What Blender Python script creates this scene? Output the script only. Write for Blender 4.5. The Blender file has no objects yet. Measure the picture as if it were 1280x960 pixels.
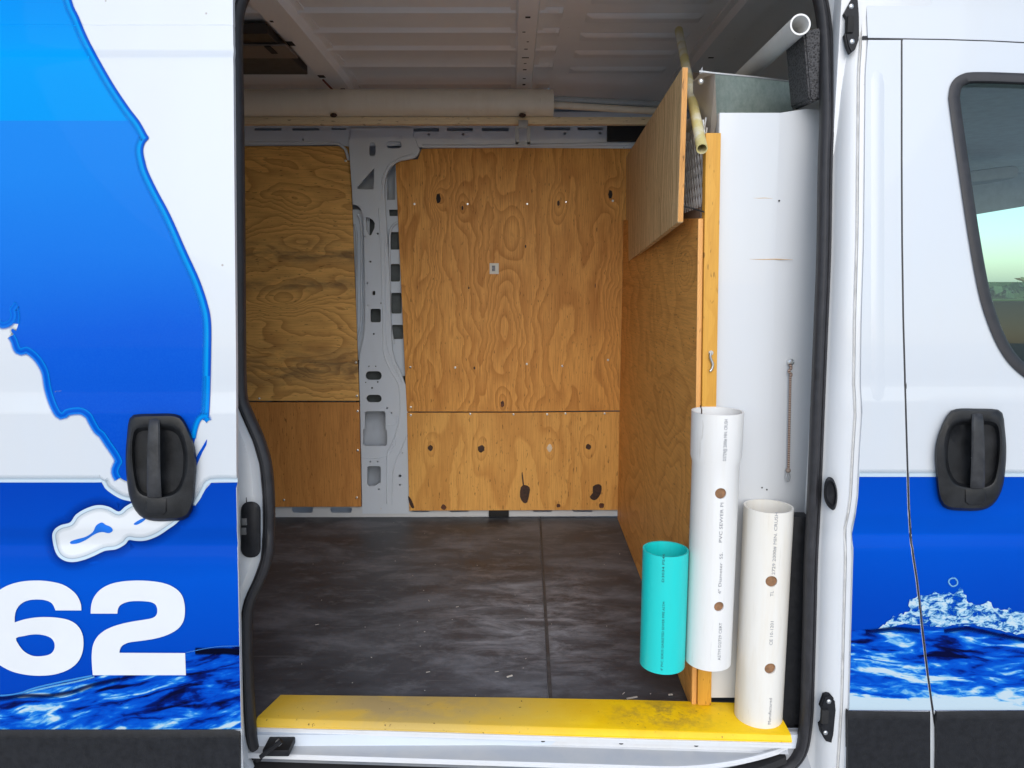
import bpy, bmesh, math, random
from mathutils import Vector, Matrix
random.seed(7)
S = bpy.context.scene
COL = S.collection
# ------------------------------------------------------------------ camera
FOC, CD, CH, PITCH = 920.0, 1.68, 1.146, math.radians(8)
cam = bpy.data.cameras.new('camera')
cam.sensor_width = 36; cam.lens = 36 * FOC / 1280; cam.clip_end = 2000; cam.clip_start = 0.02
camo = bpy.data.objects.new('camera', cam); COL.objects.link(camo)
camo.location = (0, -CD, CH); camo.rotation_euler = (math.pi / 2 - PITCH, 0, 0)
S.camera = camo
# ------------------------------------------------------------------ sky and sun
SUN_EL, SUN_AZ = 33, 1            # degrees; azimuth of the sun from -Y (behind the camera) towards -X
w = bpy.data.worlds.new('World'); S.world = w; w.use_nodes = True
nt = w.node_tree; bg = nt.nodes['Background']
sky = nt.nodes.new('ShaderNodeTexSky'); sky.sky_type = 'NISHITA'; sky.sun_disc = False
sky.sun_elevation = math.radians(SUN_EL); sky.sun_rotation = math.radians(180 + SUN_AZ)
sky.air_density = 1.0; sky.dust_density = 1.0; sky.ozone_density = 1.0
nt.links.new(sky.outputs[0], bg.inputs[0]); bg.inputs[1].default_value = 0.15
sd = bpy.data.lights.new('sun', 'SUN'); sd.energy = 1.5; sd.angle = math.radians(60); sd.color = (1, .985, .965)
so = bpy.data.objects.new('sun', sd); COL.objects.link(so)
e, a = math.radians(SUN_EL), math.radians(SUN_AZ)
sdir = Vector((-math.sin(a) * math.cos(e), -math.cos(a) * math.cos(e), math.sin(e)))
so.rotation_euler = sdir.to_track_quat('Z', 'Y').to_euler(); so.location = sdir * 20
vs = S.view_settings; vs.view_transform = 'Standard'; vs.look = 'None'; vs.gamma = 1; vs.use_curve_mapping = False
vs.exposure = 0.36
S.cycles.max_bounces = 16; S.cycles.diffuse_bounces = 10; S.cycles.transparent_max_bounces = 16

# ------------------------------------------------------------------ projection helpers (points of the photo onto real planes)
def ray(px, py):
    u = (px - 640) / FOC; v = (480 - py) / FOC
    return Vector((u, math.cos(PITCH) + v * math.sin(PITCH), -math.sin(PITCH) + v * math.cos(PITCH)))
C0 = Vector((0, -CD, CH))
def onY(px, py, Y): r = ray(px, py); return C0 + r * ((Y + CD) / r.y)
def onZ(px, py, Z): r = ray(px, py); return C0 + r * ((Z - CH) / r.z)
def onX(px, py, X): r = ray(px, py); return C0 + r * (X / r.x)
def lerp(a, b, t): return a + (b - a) * t
def pw(knots, z):
    if z <= knots[0][0]: return knots[0][1]
    for (a, b), (c, d) in zip(knots, knots[1:]):
        if z <= c: return b + (d - b) * (z - a) / (c - a)
    return knots[-1][1]
def tumble(z): return 0.0 if z < .93 else .088 * ((z - .93) / .82) ** 1.5
# body side section: y offset of the skin against height
def body(z): return tumble(z) + pw([(-.3, .05), (.0, .012), (.1, .004), (.45, 0), (.515, 0), (.541, .008), (.548, .009), (.59, .001), (.6, 0), (.87, 0), (.905, .004), (1.62, 0), (1.69, 0)], z)
def slid(z): return tumble(z) - .09 + pw([(-.3, .03), (.1, .004), (.45, 0), (.515, 0), (.552, .009), (.558, .0095), (.593, .001), (.6, 0), (.856, 0), (.862, .0008), (.9, .006), (.906, .0066), (1.2, .006), (1.619, .006), (1.624, .0075), (1.636, .0125), (1.642, .0135), (1.692, .0135), (1.694, .0155), (1.70, .0155)], z)
def wallY(z): return 1.825 - .05 * max(0, z) / 1.75
def onS(px, py, prof, off=0):
    Y = prof(.8)
    for _ in range(7):
        p = onY(px, py, Y + off); Y = prof(p.z)
    return onY(px, py, Y + off)
ZK = sorted(set([-.3 + i * .035 for i in range(70)] + [.515, .541, .548, .552, .558, .59, .593, .6, .856, .862, .87, .9, .906, 1.619, 1.624, 1.636, 1.642, 1.692, 1.694, 1.70]))

# ------------------------------------------------------------------ node helpers
class NT:
    def __init__(s, name):
        s.m = bpy.data.materials.new(name); s.m.use_nodes = True
        s.t = s.m.node_tree; s.b = s.t.nodes['Principled BSDF']; s.out = s.t.nodes['Material Output']
    def node(s, ty, **kw):
        n = s.t.nodes.new(ty)
        for k, v in kw.items(): setattr(n, k, v)
        return n
    def put(s, sock, v):
        if v is None: return
        if isinstance(v, bpy.types.NodeSocket): s.t.links.new(v, sock)
        elif isinstance(v, (tuple, list)):
            sock.default_value = tuple(v) + ((1,) if len(sock.default_value) == 4 and len(v) == 3 else ())
        else: sock.default_value = v
    def math(s, op, a, b=None, c=None, clamp=False):
        n = s.node('ShaderNodeMath', operation=op, use_clamp=clamp)
        for i, v in enumerate((a, b, c)): s.put(n.inputs[i], v)
        return n.outputs[0]
    def pos(s): return s.node('ShaderNodeNewGeometry').outputs['Position']
    def xyz(s, v):
        n = s.node('ShaderNodeSeparateXYZ'); s.put(n.inputs[0], v); return n.outputs
    def vec(s, x, y, z):
        n = s.node('ShaderNodeCombineXYZ')
        for i, v in enumerate((x, y, z)): s.put(n.inputs[i], v)
        return n.outputs[0]
    def mapv(s, v, scale=(1, 1, 1), loc=(0, 0, 0), rot=(0, 0, 0)):
        n = s.node('ShaderNodeMapping'); s.put(n.inputs[0], v)
        n.inputs['Location'].default_value = loc; n.inputs['Scale'].default_value = scale; n.inputs['Rotation'].default_value = rot
        return n.outputs[0]
    def noise(s, v, scale=5, detail=2, rough=.5, dist=0):
        n = s.node('ShaderNodeTexNoise'); s.put(n.inputs['Vector'], v)
        n.inputs['Scale'].default_value = scale; n.inputs['Detail'].default_value = detail
        n.inputs['Roughness'].default_value = rough; n.inputs['Distortion'].default_value = dist
        return n.outputs['Fac']
    def voro(s, v, scale=5, feature='F1', rnd=1):
        n = s.node('ShaderNodeTexVoronoi', feature=feature); s.put(n.inputs['Vector'], v)
        n.inputs['Scale'].default_value = scale; n.inputs['Randomness'].default_value = rnd
        return n.outputs['Distance']
    def ramp(s, f, stops, interp='LINEAR'):
        n = s.node('ShaderNodeValToRGB'); s.put(n.inputs[0], f); cr = n.color_ramp; cr.interpolation = interp
        while len(cr.elements) < len(stops): cr.elements.new(.5)
        for el, (p, c) in zip(cr.elements, stops):
            el.position = p; el.color = (c, c, c, 1) if isinstance(c, (int, float)) else tuple(c) + (1,)
        return n.outputs[0]
    def mix(s, f, a, b, bl='MIX'):
        n = s.node('ShaderNodeMix', data_type='RGBA', blend_type=bl)
        s.put(n.inputs[0], f); s.put(n.inputs[6], a); s.put(n.inputs[7], b); return n.outputs[2]
    def rng(s, v, a, b, c=0, d=1):
        n = s.node('ShaderNodeMapRange'); s.put(n.inputs[0], v)
        for i, q in enumerate((a, b, c, d)): n.inputs[i + 1].default_value = q
        return n.outputs[0]
    def bump(s, h, st=.2, d=.002):
        n = s.node('ShaderNodeBump'); s.put(n.inputs['Height'], h); n.inputs['Strength'].default_value = st; n.inputs['Distance'].default_value = d
        s.t.links.new(n.outputs[0], s.b.inputs['Normal'])
    def set(s, col=None, rough=None, metal=None, coat=None, spec=None, emis=None):
        b = s.b
        s.put(b.inputs['Base Color'], col); s.put(b.inputs['Roughness'], rough); s.put(b.inputs['Metallic'], metal)
        s.put(b.inputs['Coat Weight'], coat); s.put(b.inputs['Specular IOR Level'], spec)
        return s.m

def srgb(r, g, b):
    f = lambda c: (c / 255 / 12.92) if c < 10.3 else ((c / 255 + .055) / 1.055) ** 2.4
    return (f(r), f(g), f(b))

def m_plain(name, col, rough=.5, metal=0, coat=0, var=.08, scale=30, bump=0, spec=.5):
    n = NT(name); p = n.pos()
    f = n.noise(p, scale, 4, .6)
    lo = tuple(c * (1 - var) for c in col); hi = tuple(min(1, c * (1 + var)) for c in col)
    n.set(n.ramp(f, [(.3, lo), (.7, hi)]), n.rng(f, .3, .7, max(0, rough - .06), rough + .06), metal, coat, spec)
    if bump: n.bump(n.noise(p, scale * 8, 3), bump, .001)
    return n.m

def m_paint(name, col=(.535, .575, .62), grime=.5):
    n = NT(name); p = n.pos()
    sp = n.voro(p, 16, 'F1'); spk = n.ramp(sp, [(.028, 1), (.05, 0)])
    keep = n.ramp(n.noise(p, 9, 1), [(.60, 0), (.63, 1)])
    spk = n.math('MULTIPLY', spk, keep)
    g = n.ramp(n.noise(n.mapv(p, (3, 3, .8)), 3, 5, .6), [(.42, 0), (.8, grime)])
    c = n.mix(n.math('MULTIPLY', g, .35), col, (.55, .53, .49))
    c = n.mix(n.math('MULTIPLY', spk, .75), c, (.25, .2, .17))
    n.set(c, n.rng(g, 0, 1, .28, .5), 0, .25)
    n.bump(n.noise(p, 2.2, 2), .03, .01)
    return n.m

def m_ply(name, light, dark, grain='Z', across='X', K=9, su=1.1, sv=5, lin=10, knots=(), seed=0, contrast=1, fibre=.35, stain=None, rough=.62, sharp=2.2, tint=None):
    """rotary-cut plywood: contour lines of a smooth field that bends round the knots"""
    n = NT(name); p = n.pos(); X = n.xyz(p); ax = {'X': X[0], 'Y': X[1], 'Z': X[2]}
    u, v = ax[grain], ax[across]
    wob = n.math('MULTIPLY', n.math('SUBTRACT', n.noise(n.vec(n.math('MULTIPLY', v, 5), n.math('MULTIPLY', u, 6), seed + 40), 1, 3), .5), .10)
    vv = n.math('ADD', v, wob)
    nz = n.noise(n.vec(n.math('MULTIPLY', vv, sv), n.math('MULTIPLY', u, su), seed), 1, 2.2, .45, .35)
    f = n.math('ADD', n.math('MULTIPLY', nz, K), n.math('MULTIPLY', vv, lin))
    for (ku, kv, s, amp) in knots:
        du = n.math('DIVIDE', n.math('SUBTRACT', u, ku), s * 2.1); dv = n.math('DIVIDE', n.math('SUBTRACT', v, kv), s)
        r2 = n.math('ADD', n.math('MULTIPLY', du, du), n.math('MULTIPLY', dv, dv))
        f = n.math('ADD', f, n.math('MULTIPLY', n.math('EXPONENT', n.math('MULTIPLY', r2, -1)), amp))
    fr = n.math('FRACT', f)
    ln = n.math('POWER', n.math('SUBTRACT', 1, fr), sharp)          # sharp late-wood edge, soft early wood
    ed = n.ramp(fr, [(0, 0), (.07, 1), (1, 1)]); ln = n.math('MULTIPLY', ln, ed)
    wide = n.noise(n.vec(n.math('MULTIPLY', v, 3), n.math('MULTIPLY', u, 1.6), seed + 9), 1, 3)
    fib = n.noise(n.vec(n.math('MULTIPLY', v, 300), n.math('MULTIPLY', u, 9), seed), 1, 4, .7)
    ln = n.math('MULTIPLY', ln, n.rng(wide, .3, .75, .45 * contrast, contrast))
    c = n.mix(ln, light, dark)
    c = n.mix(n.ramp(wide, [(.3, 0), (.75, .45)]), c, tint or tuple(lerp(a, b, .5) for a, b in zip(light, dark)))
    c = n.mix(n.math('MULTIPLY', n.ramp(fib, [(.34, 1), (.58, 0)]), fibre), c, tuple(x * .75 for x in dark))
    pits = n.ramp(n.noise(n.vec(n.math('MULTIPLY', v, 160), n.math('MULTIPLY', u, 30), seed + 3), 1, 2), [(.66, 0), (.72, .7)])
    c = n.mix(pits, c, tuple(x * .35 for x in dark))
    if stain:
        sc, sa, bands = stain
        tot = 0
        for (bu, bw) in bands:
            d = n.math('DIVIDE', n.math('SUBTRACT', u if grain != 'X' else ax['Z'], bu), bw)
            g = n.math('EXPONENT', n.math('MULTIPLY', n.math('MULTIPLY', d, d), -1))
            tot = n.math('ADD', tot, g)
        pat = n.ramp(n.noise(n.vec(n.math('MULTIPLY', X[0], 6), X[1], n.math('MULTIPLY', X[2], 22)), 1, 5, .65, .4), [(.35, 0), (.62, 1)])
        c = n.mix(n.math('MULTIPLY', n.math('MULTIPLY', tot, pat), sa, clamp=True), c, sc)
    n.set(c, n.rng(ln, 0, 1, rough - .1, rough), 0, 0, .35)
    n.bump(n.math('ADD', n.math('MULTIPLY', ln, .5), fib), .25, .0012)
    return n.m

def m_vcol(name, rough=.35):
    n = NT(name); at = n.node('ShaderNodeVertexColor', layer_name='Col')
    n.set(n.mix(1, at.outputs[0], (.62, .66, .65), 'MULTIPLY'), .42, 0, .04, .03)
    n.t.links.new(at.outputs[1], n.b.inputs['Alpha'])
    return n.m

def m_vinyl(name, kind):
    n = NT(name); p = n.pos(); X = n.xyz(p); z = X[2]
    nz = n.noise(p, 3.2, 3)
    zz = n.math('ADD', z, n.math('MULTIPLY', n.math('SUBTRACT', nz, .5), .10))
    zz = n.math('ADD', zz, n.math('MULTIPLY', X[0], -.05))
    if kind == 'map':
        base = n.ramp(n.rng(zz, .5, 1.75), [(0, srgb(0, 74, 200)), (.25, srgb(0, 82, 214)), (.46, srgb(8, 98, 228)), (.60, srgb(26, 126, 240)), (.74, srgb(30, 140, 246)), (.9, srgb(30, 146, 248))])
        fine = n.noise(p, 260, 2); base = n.mix(n.ramp(fine, [(.35, 0), (.8, .10)]), base, srgb(60, 150, 250))
        top = n.ramp(n.rng(z, 1.4, 1.8), [(0, srgb(0, 160, 252)), (.55, srgb(0, 166, 255)), (1, srgb(0, 150, 250))])
        c = n.mix(n.math('GREATER_THAN', z, 1.486), base, top)
    else:
        c = n.ramp(n.rng(zz, .05, .75), [(0, srgb(0, 66, 186)), (.35, srgb(0, 74, 200)), (.66, srgb(0, 92, 222)), (.75, srgb(0, 84, 210)), (1, srgb(0, 72, 196))])
    n.set(n.mix(1, c, (.62, .66, .65), 'MULTIPLY'), .42, 0, .04, .03); n.bump(n.noise(p, 2.2, 2), .03, .01)
    return n.m

def m_water(name, foam=False, flip=1, zt=.27, whitebase=0.0, bias=0.0):
    n = NT(name); p = n.pos(); X = n.xyz(p)
    slope = n.math('MULTIPLY', X[0], .22 * flip)
    zz = n.math('ADD', X[2], n.math('MULTIPLY', slope, -1))
    wv = n.noise(n.vec(n.math('MULTIPLY', X[0], 5), 3.1, n.math('MULTIPLY', zz, 12)), 1, 2)
    zz = n.math('ADD', zz, n.math('MULTIPLY', n.math('SUBTRACT', wv, .5), .05))
    v = n.vec(n.math('MULTIPLY', X[0], 7), 1.7, n.math('MULTIPLY', zz, 34))
    a = n.noise(v, 1, 3, .5, .9)
    b = n.noise(n.vec(n.math('MULTIPLY', X[0], 26), 8.3, n.math('MULTIPLY', zz, 90)), 1, 3, .55, 1.2)
    dep = n.rng(X[2], zt, .1)                        # 0 at the crest, 1 at the lower edge
    f = n.math('ADD', n.math('MULTIPLY', a, .78), n.math('MULTIPLY', b, .22))
    f = n.math('ADD', f, n.math('MULTIPLY', n.math('POWER', dep, 2.2), .135 + whitebase))
    f = n.math('ADD', f, bias)
    if foam:
        d = n.noise(n.vec(n.math('MULTIPLY', X[0], 40), 2.2, n.math('MULTIPLY', X[2], 75)), 1, 5, .7, .5)
        f = n.math('ADD', n.math('MULTIPLY', d, .85), .065)
        n.t.links.new(n.ramp(f, [(.40, 0), (.50, 1)]), n.b.inputs['Alpha'])
        c = n.ramp(f, [(.40, srgb(0, 90, 205)), (.455, srgb(70, 165, 240)), (.51, srgb(180, 220, 250)), (.57, srgb(222, 238, 250))])
    else:
        c = n.ramp(f, [(.33, srgb(4, 10, 60)), (.405, srgb(0, 34, 132)), (.45, srgb(0, 72, 200)), (.53, srgb(4, 96, 224)), (.575, srgb(40, 140, 240)), (.61, srgb(140, 205, 250)), (.645, srgb(216, 233, 248))])
    n.set(n.mix(1, c, (.62, .66, .65), 'MULTIPLY'), .42, 0, .04, .03)
    return n.m

M = {}
M['paint'] = m_paint('white_paint')
M['jamb'] = m_paint('jamb_paint', (.61, .635, .665), 1.0)
M['sill'] = m_paint('sill_paint', (.68, .70, .73), 1.2)
M['metal'] = m_paint('primer_grey_paint', (.62, .69, .78), .6)
M['roofm'] = m_paint('roof_inner_paint', (.82, .83, .84), .35)
M['seam'] = m_plain('seam_sealer', (.50, .50, .49), .7, var=.2)
M['rubber'] = m_plain('black_rubber', (.022, .022, .026), .55, var=.3, scale=40, bump=.15)
M['trim'] = m_plain('black_plastic', (.012, .013, .016), .5, var=.3, scale=60, bump=.35, spec=.25)
M['handle'] = m_plain('handle_plastic', (.010, .011, .013), .45, var=.5, scale=25, bump=.25, spec=.35)
M['dark'] = m_plain('dark_void', (.012, .012, .013), .8, var=.3)
M['outer'] = m_plain('outer_skin_inside', (.50, .55, .62), .5, var=.12, scale=6)
M['screw'] = m_plain('zinc_screw', (.75, .75, .73), .3, .9)
M['steel'] = m_plain('steel', (.55, .56, .57), .32, .9, var=.2)
M['knot'] = m_plain('knot_wood', (.045, .018, .010), .6, var=.6, scale=90, bump=.5)
M['vcol'] = m_vcol('printed_vinyl')
M['map'] = m_vinyl('map_vinyl', 'map'); M['band'] = m_vinyl('band_vinyl', 'band')
M['waterl'] = m_water('water_print_left', False, 1, .25, -.02, -.045); M['waterr'] = m_water('water_print_right', False, -.35, .27, .07); M['foam'] = m_water('foam_print', True)
M['white_v'] = m_plain('white_vinyl', (.63, .66, .69), .5, var=.03, scale=6, spec=.25)
M['ink_dark'] = m_plain('pipe_ink_dark', (.012, .05, .06), .6, var=.5, scale=200)
M['ink'] = m_plain('pipe_ink', (.22, .23, .26), .6, var=.5, scale=200)

# ------------------------------------------------------------------ object helpers
WL = {}
def wloc(o): return WL.get(o.name, Vector((0, 0, 0)))
def link(o, parent=None, loc=None):
    COL.objects.link(o)
    l = Vector(loc) if loc is not None else Vector((0, 0, 0))
    o.location = l; WL[o.name] = l
    if parent is not None:
        o.parent = parent; o.matrix_parent_inverse = Matrix.Translation(-wloc(parent))
    return o
def tag(o, label=None, cat=None, group=None, kind=None):
    if label: o['label'] = label
    if cat: o['category'] = cat
    if group: o['group'] = group
    if kind: o['kind'] = kind
    return o
def empty(name, loc, label, cat, group=None):
    o = bpy.data.objects.new(name, None); o.empty_display_size = .1
    link(o, None, loc); return tag(o, label, cat, group)
def smooth(me, ang=35):
    for p in me.polygons: p.use_smooth = True
    try: me.set_sharp_from_angle(angle=math.radians(ang))
    except Exception: pass
def obj(name, bm, mat, parent=None, sm=None, loc=None, recalc=True):
    if recalc: bmesh.ops.recalc_face_normals(bm, faces=bm.faces)
    me = bpy.data.meshes.new(name); bm.to_mesh(me); bm.free()
    for m in (mat if isinstance(mat, (list, tuple)) else [mat]): me.materials.append(M[m] if isinstance(m, str) else m)
    if sm: smooth(me, sm)
    o = bpy.data.objects.new(name, me); return link(o, parent, loc)
def inst(name, me, parent, loc, rot=None, sc=None):
    o = bpy.data.objects.new(name, me); link(o, parent, loc)
    if rot: o.rotation_euler = rot
    if sc: o.scale = sc
    return o
def box(bm, lo, hi, bev=0, rot=None):
    r = bmesh.ops.create_cube(bm, size=1); vs_ = r['verts']
    c = [(a + b) / 2 for a, b in zip(lo, hi)]; s = [abs(b - a) for a, b in zip(lo, hi)]
    for v in vs_:
        v.co = Vector((v.co.x * s[0], v.co.y * s[1], v.co.z * s[2]))
        if rot: v.co = rot @ v.co
        v.co += Vector(c)
    if bev:
        es = {e_ for v in vs_ for e_ in v.link_edges}
        bmesh.ops.bevel(bm, geom=list(es), offset=bev, segments=2, affect='EDGES', profile=.6)
    return bm
def B(): return bmesh.new()
def tube(bm, pts, r, seg=16, cap=True, wall=None):
    """tube through pts; wall gives a hollow pipe"""
    pts = [Vector(p) for p in pts]; rs = r if isinstance(r, (list, tuple)) else [r] * len(pts)
    up = None; rings = []
    for i, p in enumerate(pts):
        d = (pts[min(i + 1, len(pts) - 1)] - pts[max(i - 1, 0)]).normalized()
        if up is None: up = d.orthogonal().normalized()
        up = (up - d * up.dot(d)).normalized(); sd_ = d.cross(up)
        rings.append([(p, up, sd_, rs[i], d)])
    def ring(k, rr, dz=0):
        p, u_, s_, _, d = rings[k][0]
        return [bm.verts.new(p + d * dz + (u_ * math.cos(t * 2 * math.pi / seg) + s_ * math.sin(t * 2 * math.pi / seg)) * rr) for t in range(seg)]
    def join(a_, b_):
        for i in range(seg): bm.faces.new((a_[i], a_[(i + 1) % seg], b_[(i + 1) % seg], b_[i]))
    out = [ring(k, rs[k]) for k in range(len(pts))]
    for a_, b_ in zip(out, out[1:]): join(a_, b_)
    if wall:
        inn = [ring(k, rs[k] - wall) for k in range(len(pts))]
        for a_, b_ in zip(inn, inn[1:]): join(b_, a_)
        join(inn[0], out[0]); join(out[-1], inn[-1])
    elif cap:
        bm.faces.new(out[0][::-1]); bm.faces.new(out[-1])
    return bm
def spline(pts, n=6, closed=False):
    P = [Vector(p) for p in pts]; out = []; N = len(P)
    rngN = N if closed else N - 1
    for i in range(rngN):
        p1, p2 = P[i], P[(i + 1) % N]
        p0 = P[i - 1] if (closed or i) else p1; p3 = P[(i + 2) % N] if (closed or i + 2 < N) else p2
        for k in range(n):
            t = k / n
            out.append(.5 * ((2 * p1) + (p2 - p0) * t + (2 * p0 - 5 * p1 + 4 * p2 - p3) * t * t + (3 * p1 - p0 - 3 * p2 + p3) * t ** 3))
    if not closed: out.append(P[-1])
    return out
def fill2(bm, loops):
    """fill nested loops of 3-D points (all about in one plane facing y)"""
    es = []
    for L in loops:
        vs_ = [bm.verts.new(p) for p in L]
        for i in range(len(vs_)): es.append(bm.edges.new((vs_[i], vs_[(i + 1) % len(vs_)])))
    return bmesh.ops.triangle_fill(bm, edges=es, use_beauty=True, use_dissolve=False, normal=(0, -1, 0))
def sheet(name, loops, prof, mat, parent, off=0, thick=0, cut=True, sm=30, place=None):
    """panel pressed to the section prof: loops in photo pixels"""
    pl = place or (lambda q: onS(q[0], q[1], prof, off))
    L3 = [[(lambda p: Vector((p.x, 0, p.z)))(pl(q)) for q in L] for L in loops]
    bm = B(); fill2(bm, L3)
    if cut:
        zs = [v.co.z for v in bm.verts]; a_, b_ = min(zs), max(zs)
        for zk in ZK:
            if a_ < zk < b_:
                bmesh.ops.bisect_plane(bm, geom=bm.verts[:] + bm.edges[:] + bm.faces[:], plane_co=(0, 0, zk), plane_no=(0, 0, 1), dist=1e-5)
    for v in bm.verts: v.co.y = prof(v.co.z) + off
    for f in bm.faces:
        f.normal_update()
        if f.normal.y > 0: f.normal_flip()
    if thick:
        be = [e_ for e_ in bm.edges if e_.is_boundary]
        r = bmesh.ops.extrude_edge_only(bm, edges=be)
        for g in r['geom']:
            if isinstance(g, bmesh.types.BMVert): g.co.y += thick
    return obj(name, bm, mat, parent, sm, recalc=bool(thick))
def plate(name, loops, Y, mat, parent, thick=.003, holes_deep=None, px=True):
    """flat sheet on plane y=Y (or profile) with real holes and thickness"""
    prof = Y if callable(Y) else (lambda z: Y)
    L3 = []
    for L in loops:
        q = [onS(a_[0], a_[1], prof) if px else Vector((a_[0], prof(a_[1]), a_[1])) for a_ in L]
        L3.append([Vector((p.x, 0, p.z)) for p in q])
    bm = B(); fill2(bm, L3)
    for v in bm.verts: v.co.y = prof(v.co.z)
    for f in bm.faces:
        f.normal_update()
        if f.normal.y > 0: f.normal_flip()
    be = [e_ for e_ in bm.edges if e_.is_boundary]
    r = bmesh.ops.extrude_edge_only(bm, edges=be)
    for g in r['geom']:
        if isinstance(g, bmesh.types.BMVert): g.co.y += thick
    return obj(name, bm, mat, parent, 30)
def rrect(x0, y0, x1, y1, r, n=4):
    r = min(r, abs(x1 - x0) / 2 - .01, abs(y1 - y0) / 2 - .01); out = []
    for (cx, cy, a0) in ((x1 - r, y0 + r, -90), (x1 - r, y1 - r, 0), (x0 + r, y1 - r, 90), (x0 + r, y0 + r, 180)):
        for k in range(n + 1):
            t = math.radians(a0 + 90 * k / n); out.append((cx + r * math.cos(t), cy + r * math.sin(t)))
    return out
def circ(cx, cy, r, n=10): return [(cx + r * math.cos(i * 2 * math.pi / n), cy + r * math.sin(i * 2 * math.pi / n)) for i in range(n)]
def stroke(name, pts, prof, bands, parent, off, n=5, closed=False):
    """printed line along pts: bands = [(pixel offset, rgba), ...] measured to the left of the direction of travel"""
    P = spline([(a_, b_, 0) for a_, b_ in pts], n, closed); bm = B(); lay = bm.loops.layers.float_color.new('Col')
    rows = []
    N = len(P)
    for i, p in enumerate(P):
        t = (P[(i + 1) % N if closed else min(i + 1, N - 1)] - P[(i - 1) % N if closed else max(i - 1, 0)])
        t = t.normalized() if t.length > 1e-6 else Vector((1, 0, 0)); nn = Vector((t.y, -t.x, 0))
        rows.append([bm.verts.new(onS(p.x + nn.x * o_, p.y + nn.y * o_, prof, off - 1.2e-6 * (i % 40))) for o_, _ in bands])
    m = N if closed else N - 1
    for i in range(m):
        for k in range(len(bands) - 1):
            j = (i + 1) % N
            f = bm.faces.new((rows[i][k], rows[j][k], rows[j][k + 1], rows[i][k + 1]))
            for lp, kk in zip(f.loops, (k, k, k + 1, k + 1)): lp[lay] = bands[kk][1]
    for f in bm.faces:
        f.normal_update()
        if f.normal.y > 0: f.normal_flip()
    return obj(name, bm, 'vcol', parent, 60, recalc=False)
def loft(name, lines, mat, parent, sm=40, closed_v=False):
    bm = B(); R = [[bm.verts.new(p) for p in L] for L in lines]
    for a_, b_ in zip(R, R[1:]):
        for i in range(len(a_) - 1): bm.faces.new((a_[i], a_[i + 1], b_[i + 1], b_[i]))
        if closed_v: bm.faces.new((a_[-1], a_[0], b_[0], b_[-1]))
    return obj(name, bm, mat, parent, sm)
def sweep(name, path, prof_pts, prof, mat, parent, closed=False, n=6):
    """sweep a section (in-plane offset, depth offset) along a pixel path lying on the body section"""
    P = spline([(a_, b_, 0) for a_, b_ in path], n, closed)
    W = [onS(p.x, p.y, prof, .042) - Vector((0, .042, 0)) for p in P]; N = len(W); bm = B(); R = []
    for i in range(N):
        t = W[(i + 1) % N if closed else min(i + 1, N - 1)] - W[(i - 1) % N if closed else max(i - 1, 0)]
        t.y = 0; t.normalize(); nn = Vector((t.z, 0, -t.x))
        R.append([bm.verts.new(W[i] + nn * a_ + Vector((0, b_, 0))) for a_, b_ in prof_pts])
    m = N if closed else N - 1; k = len(prof_pts)
    for i in range(m):
        a_, b_ = R[i], R[(i + 1) % N]
        for j in range(k): bm.faces.new((a_[j], a_[(j + 1) % k], b_[(j + 1) % k], b_[j]))
    return obj(name, bm, mat, parent, 50)

# ------------------------------------------------------------------ ground, far trees
def m_ground():
    n = NT('ground'); p = n.pos(); X = n.xyz(p)
    g = n.noise(p, 90, 4, .7)
    asp = n.ramp(g, [(.3, (.50, .495, .48)), (.7, (.64, .63, .61))])
    gr = n.ramp(n.noise(p, 3, 6, .7), [(.3, (.05, .09, .025)), (.7, (.12, .16, .05))])
    m = n.math('GREATER_THAN', n.math('ADD', X[1], n.math('MULTIPLY', n.noise(p, .6, 3), 2)), 9)
    n.set(n.mix(m, asp, gr), .95, 0, 0, .0); n.bump(g, .4, .01); return n.m
bm = B(); bmesh.ops.create_grid(bm, x_segments=2, y_segments=2, size=900)
for v in bm.verts: v.co.z = -.56
tag(obj('ground', bm, m_ground()), kind='structure')
def m_leaf():
    n = NT('leaf'); n.set(n.ramp(n.noise(n.pos(), .8, 3), [(.3, (.03, .06, .015)), (.7, (.09, .14, .04))]), .7); return n.m
bm = B()
for i in range(60):
    x = 20 + i * 2.6 + random.uniform(-1, 1); hh = random.uniform(.8, 2.0); yy = 72 + random.uniform(-4, 4)
    for k in range(70):
        c = Vector((x + random.gauss(0, 1.3), yy + random.gauss(0, 1.0), -.5 + hh * random.random() ** .7))
        s_ = random.uniform(.25, .6); q = Matrix.Rotation(random.uniform(0, 6.3), 3, Vector((random.random(), random.random(), random.random() + .1)).normalized())
        bm.faces.new([bm.verts.new(c + q @ Vector(d) * s_) for d in ((-1, -.6, 0), (1, -.6, .2), (.6, .8, 0), (-.5, .7, -.2))])
tag(obj('far_tree_line', bm, m_leaf()), 'far line of green trees seen through the cab window', 'trees', kind='stuff')

# ------------------------------------------------------------------ the van
van = empty('cargo_van', (0, .9, -.55), 'white cargo van with blue water graphics and open sliding door', 'van')
# --- opening outline in photo pixels
RE = [(1078, -140), (1083, 0), (1085, 50), (1082, 90), (1081, 200), (1080, 300), (1077, 400), (1076, 480), (1078, 515), (1075, 560), (1072, 620), (1068, 650), (1064, 664), (1066, 690), (1064, 760), (1061, 880), (1056, 960), (1052, 1040)]
GAP = [(1127, 50), (1127, 200), (1127.5, 300), (1129, 400), (1133, 540), (1136, 640), (1139, 680), (1146, 725), (1152, 780), (1159, 840), (1166, 890), (1172, 930), (1180, 1000), (1186, 1040)]
def xat(L, y):
    for (a_, b_), (c, d) in zip(L, L[1:]):
        if b_ <= y <= d: return a_ + (c - a_) * (y - b_) / (d - b_)
    return L[0][0] if y < L[0][1] else L[-1][0]
ys = list(range(-140, 1041, 20))
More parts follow.
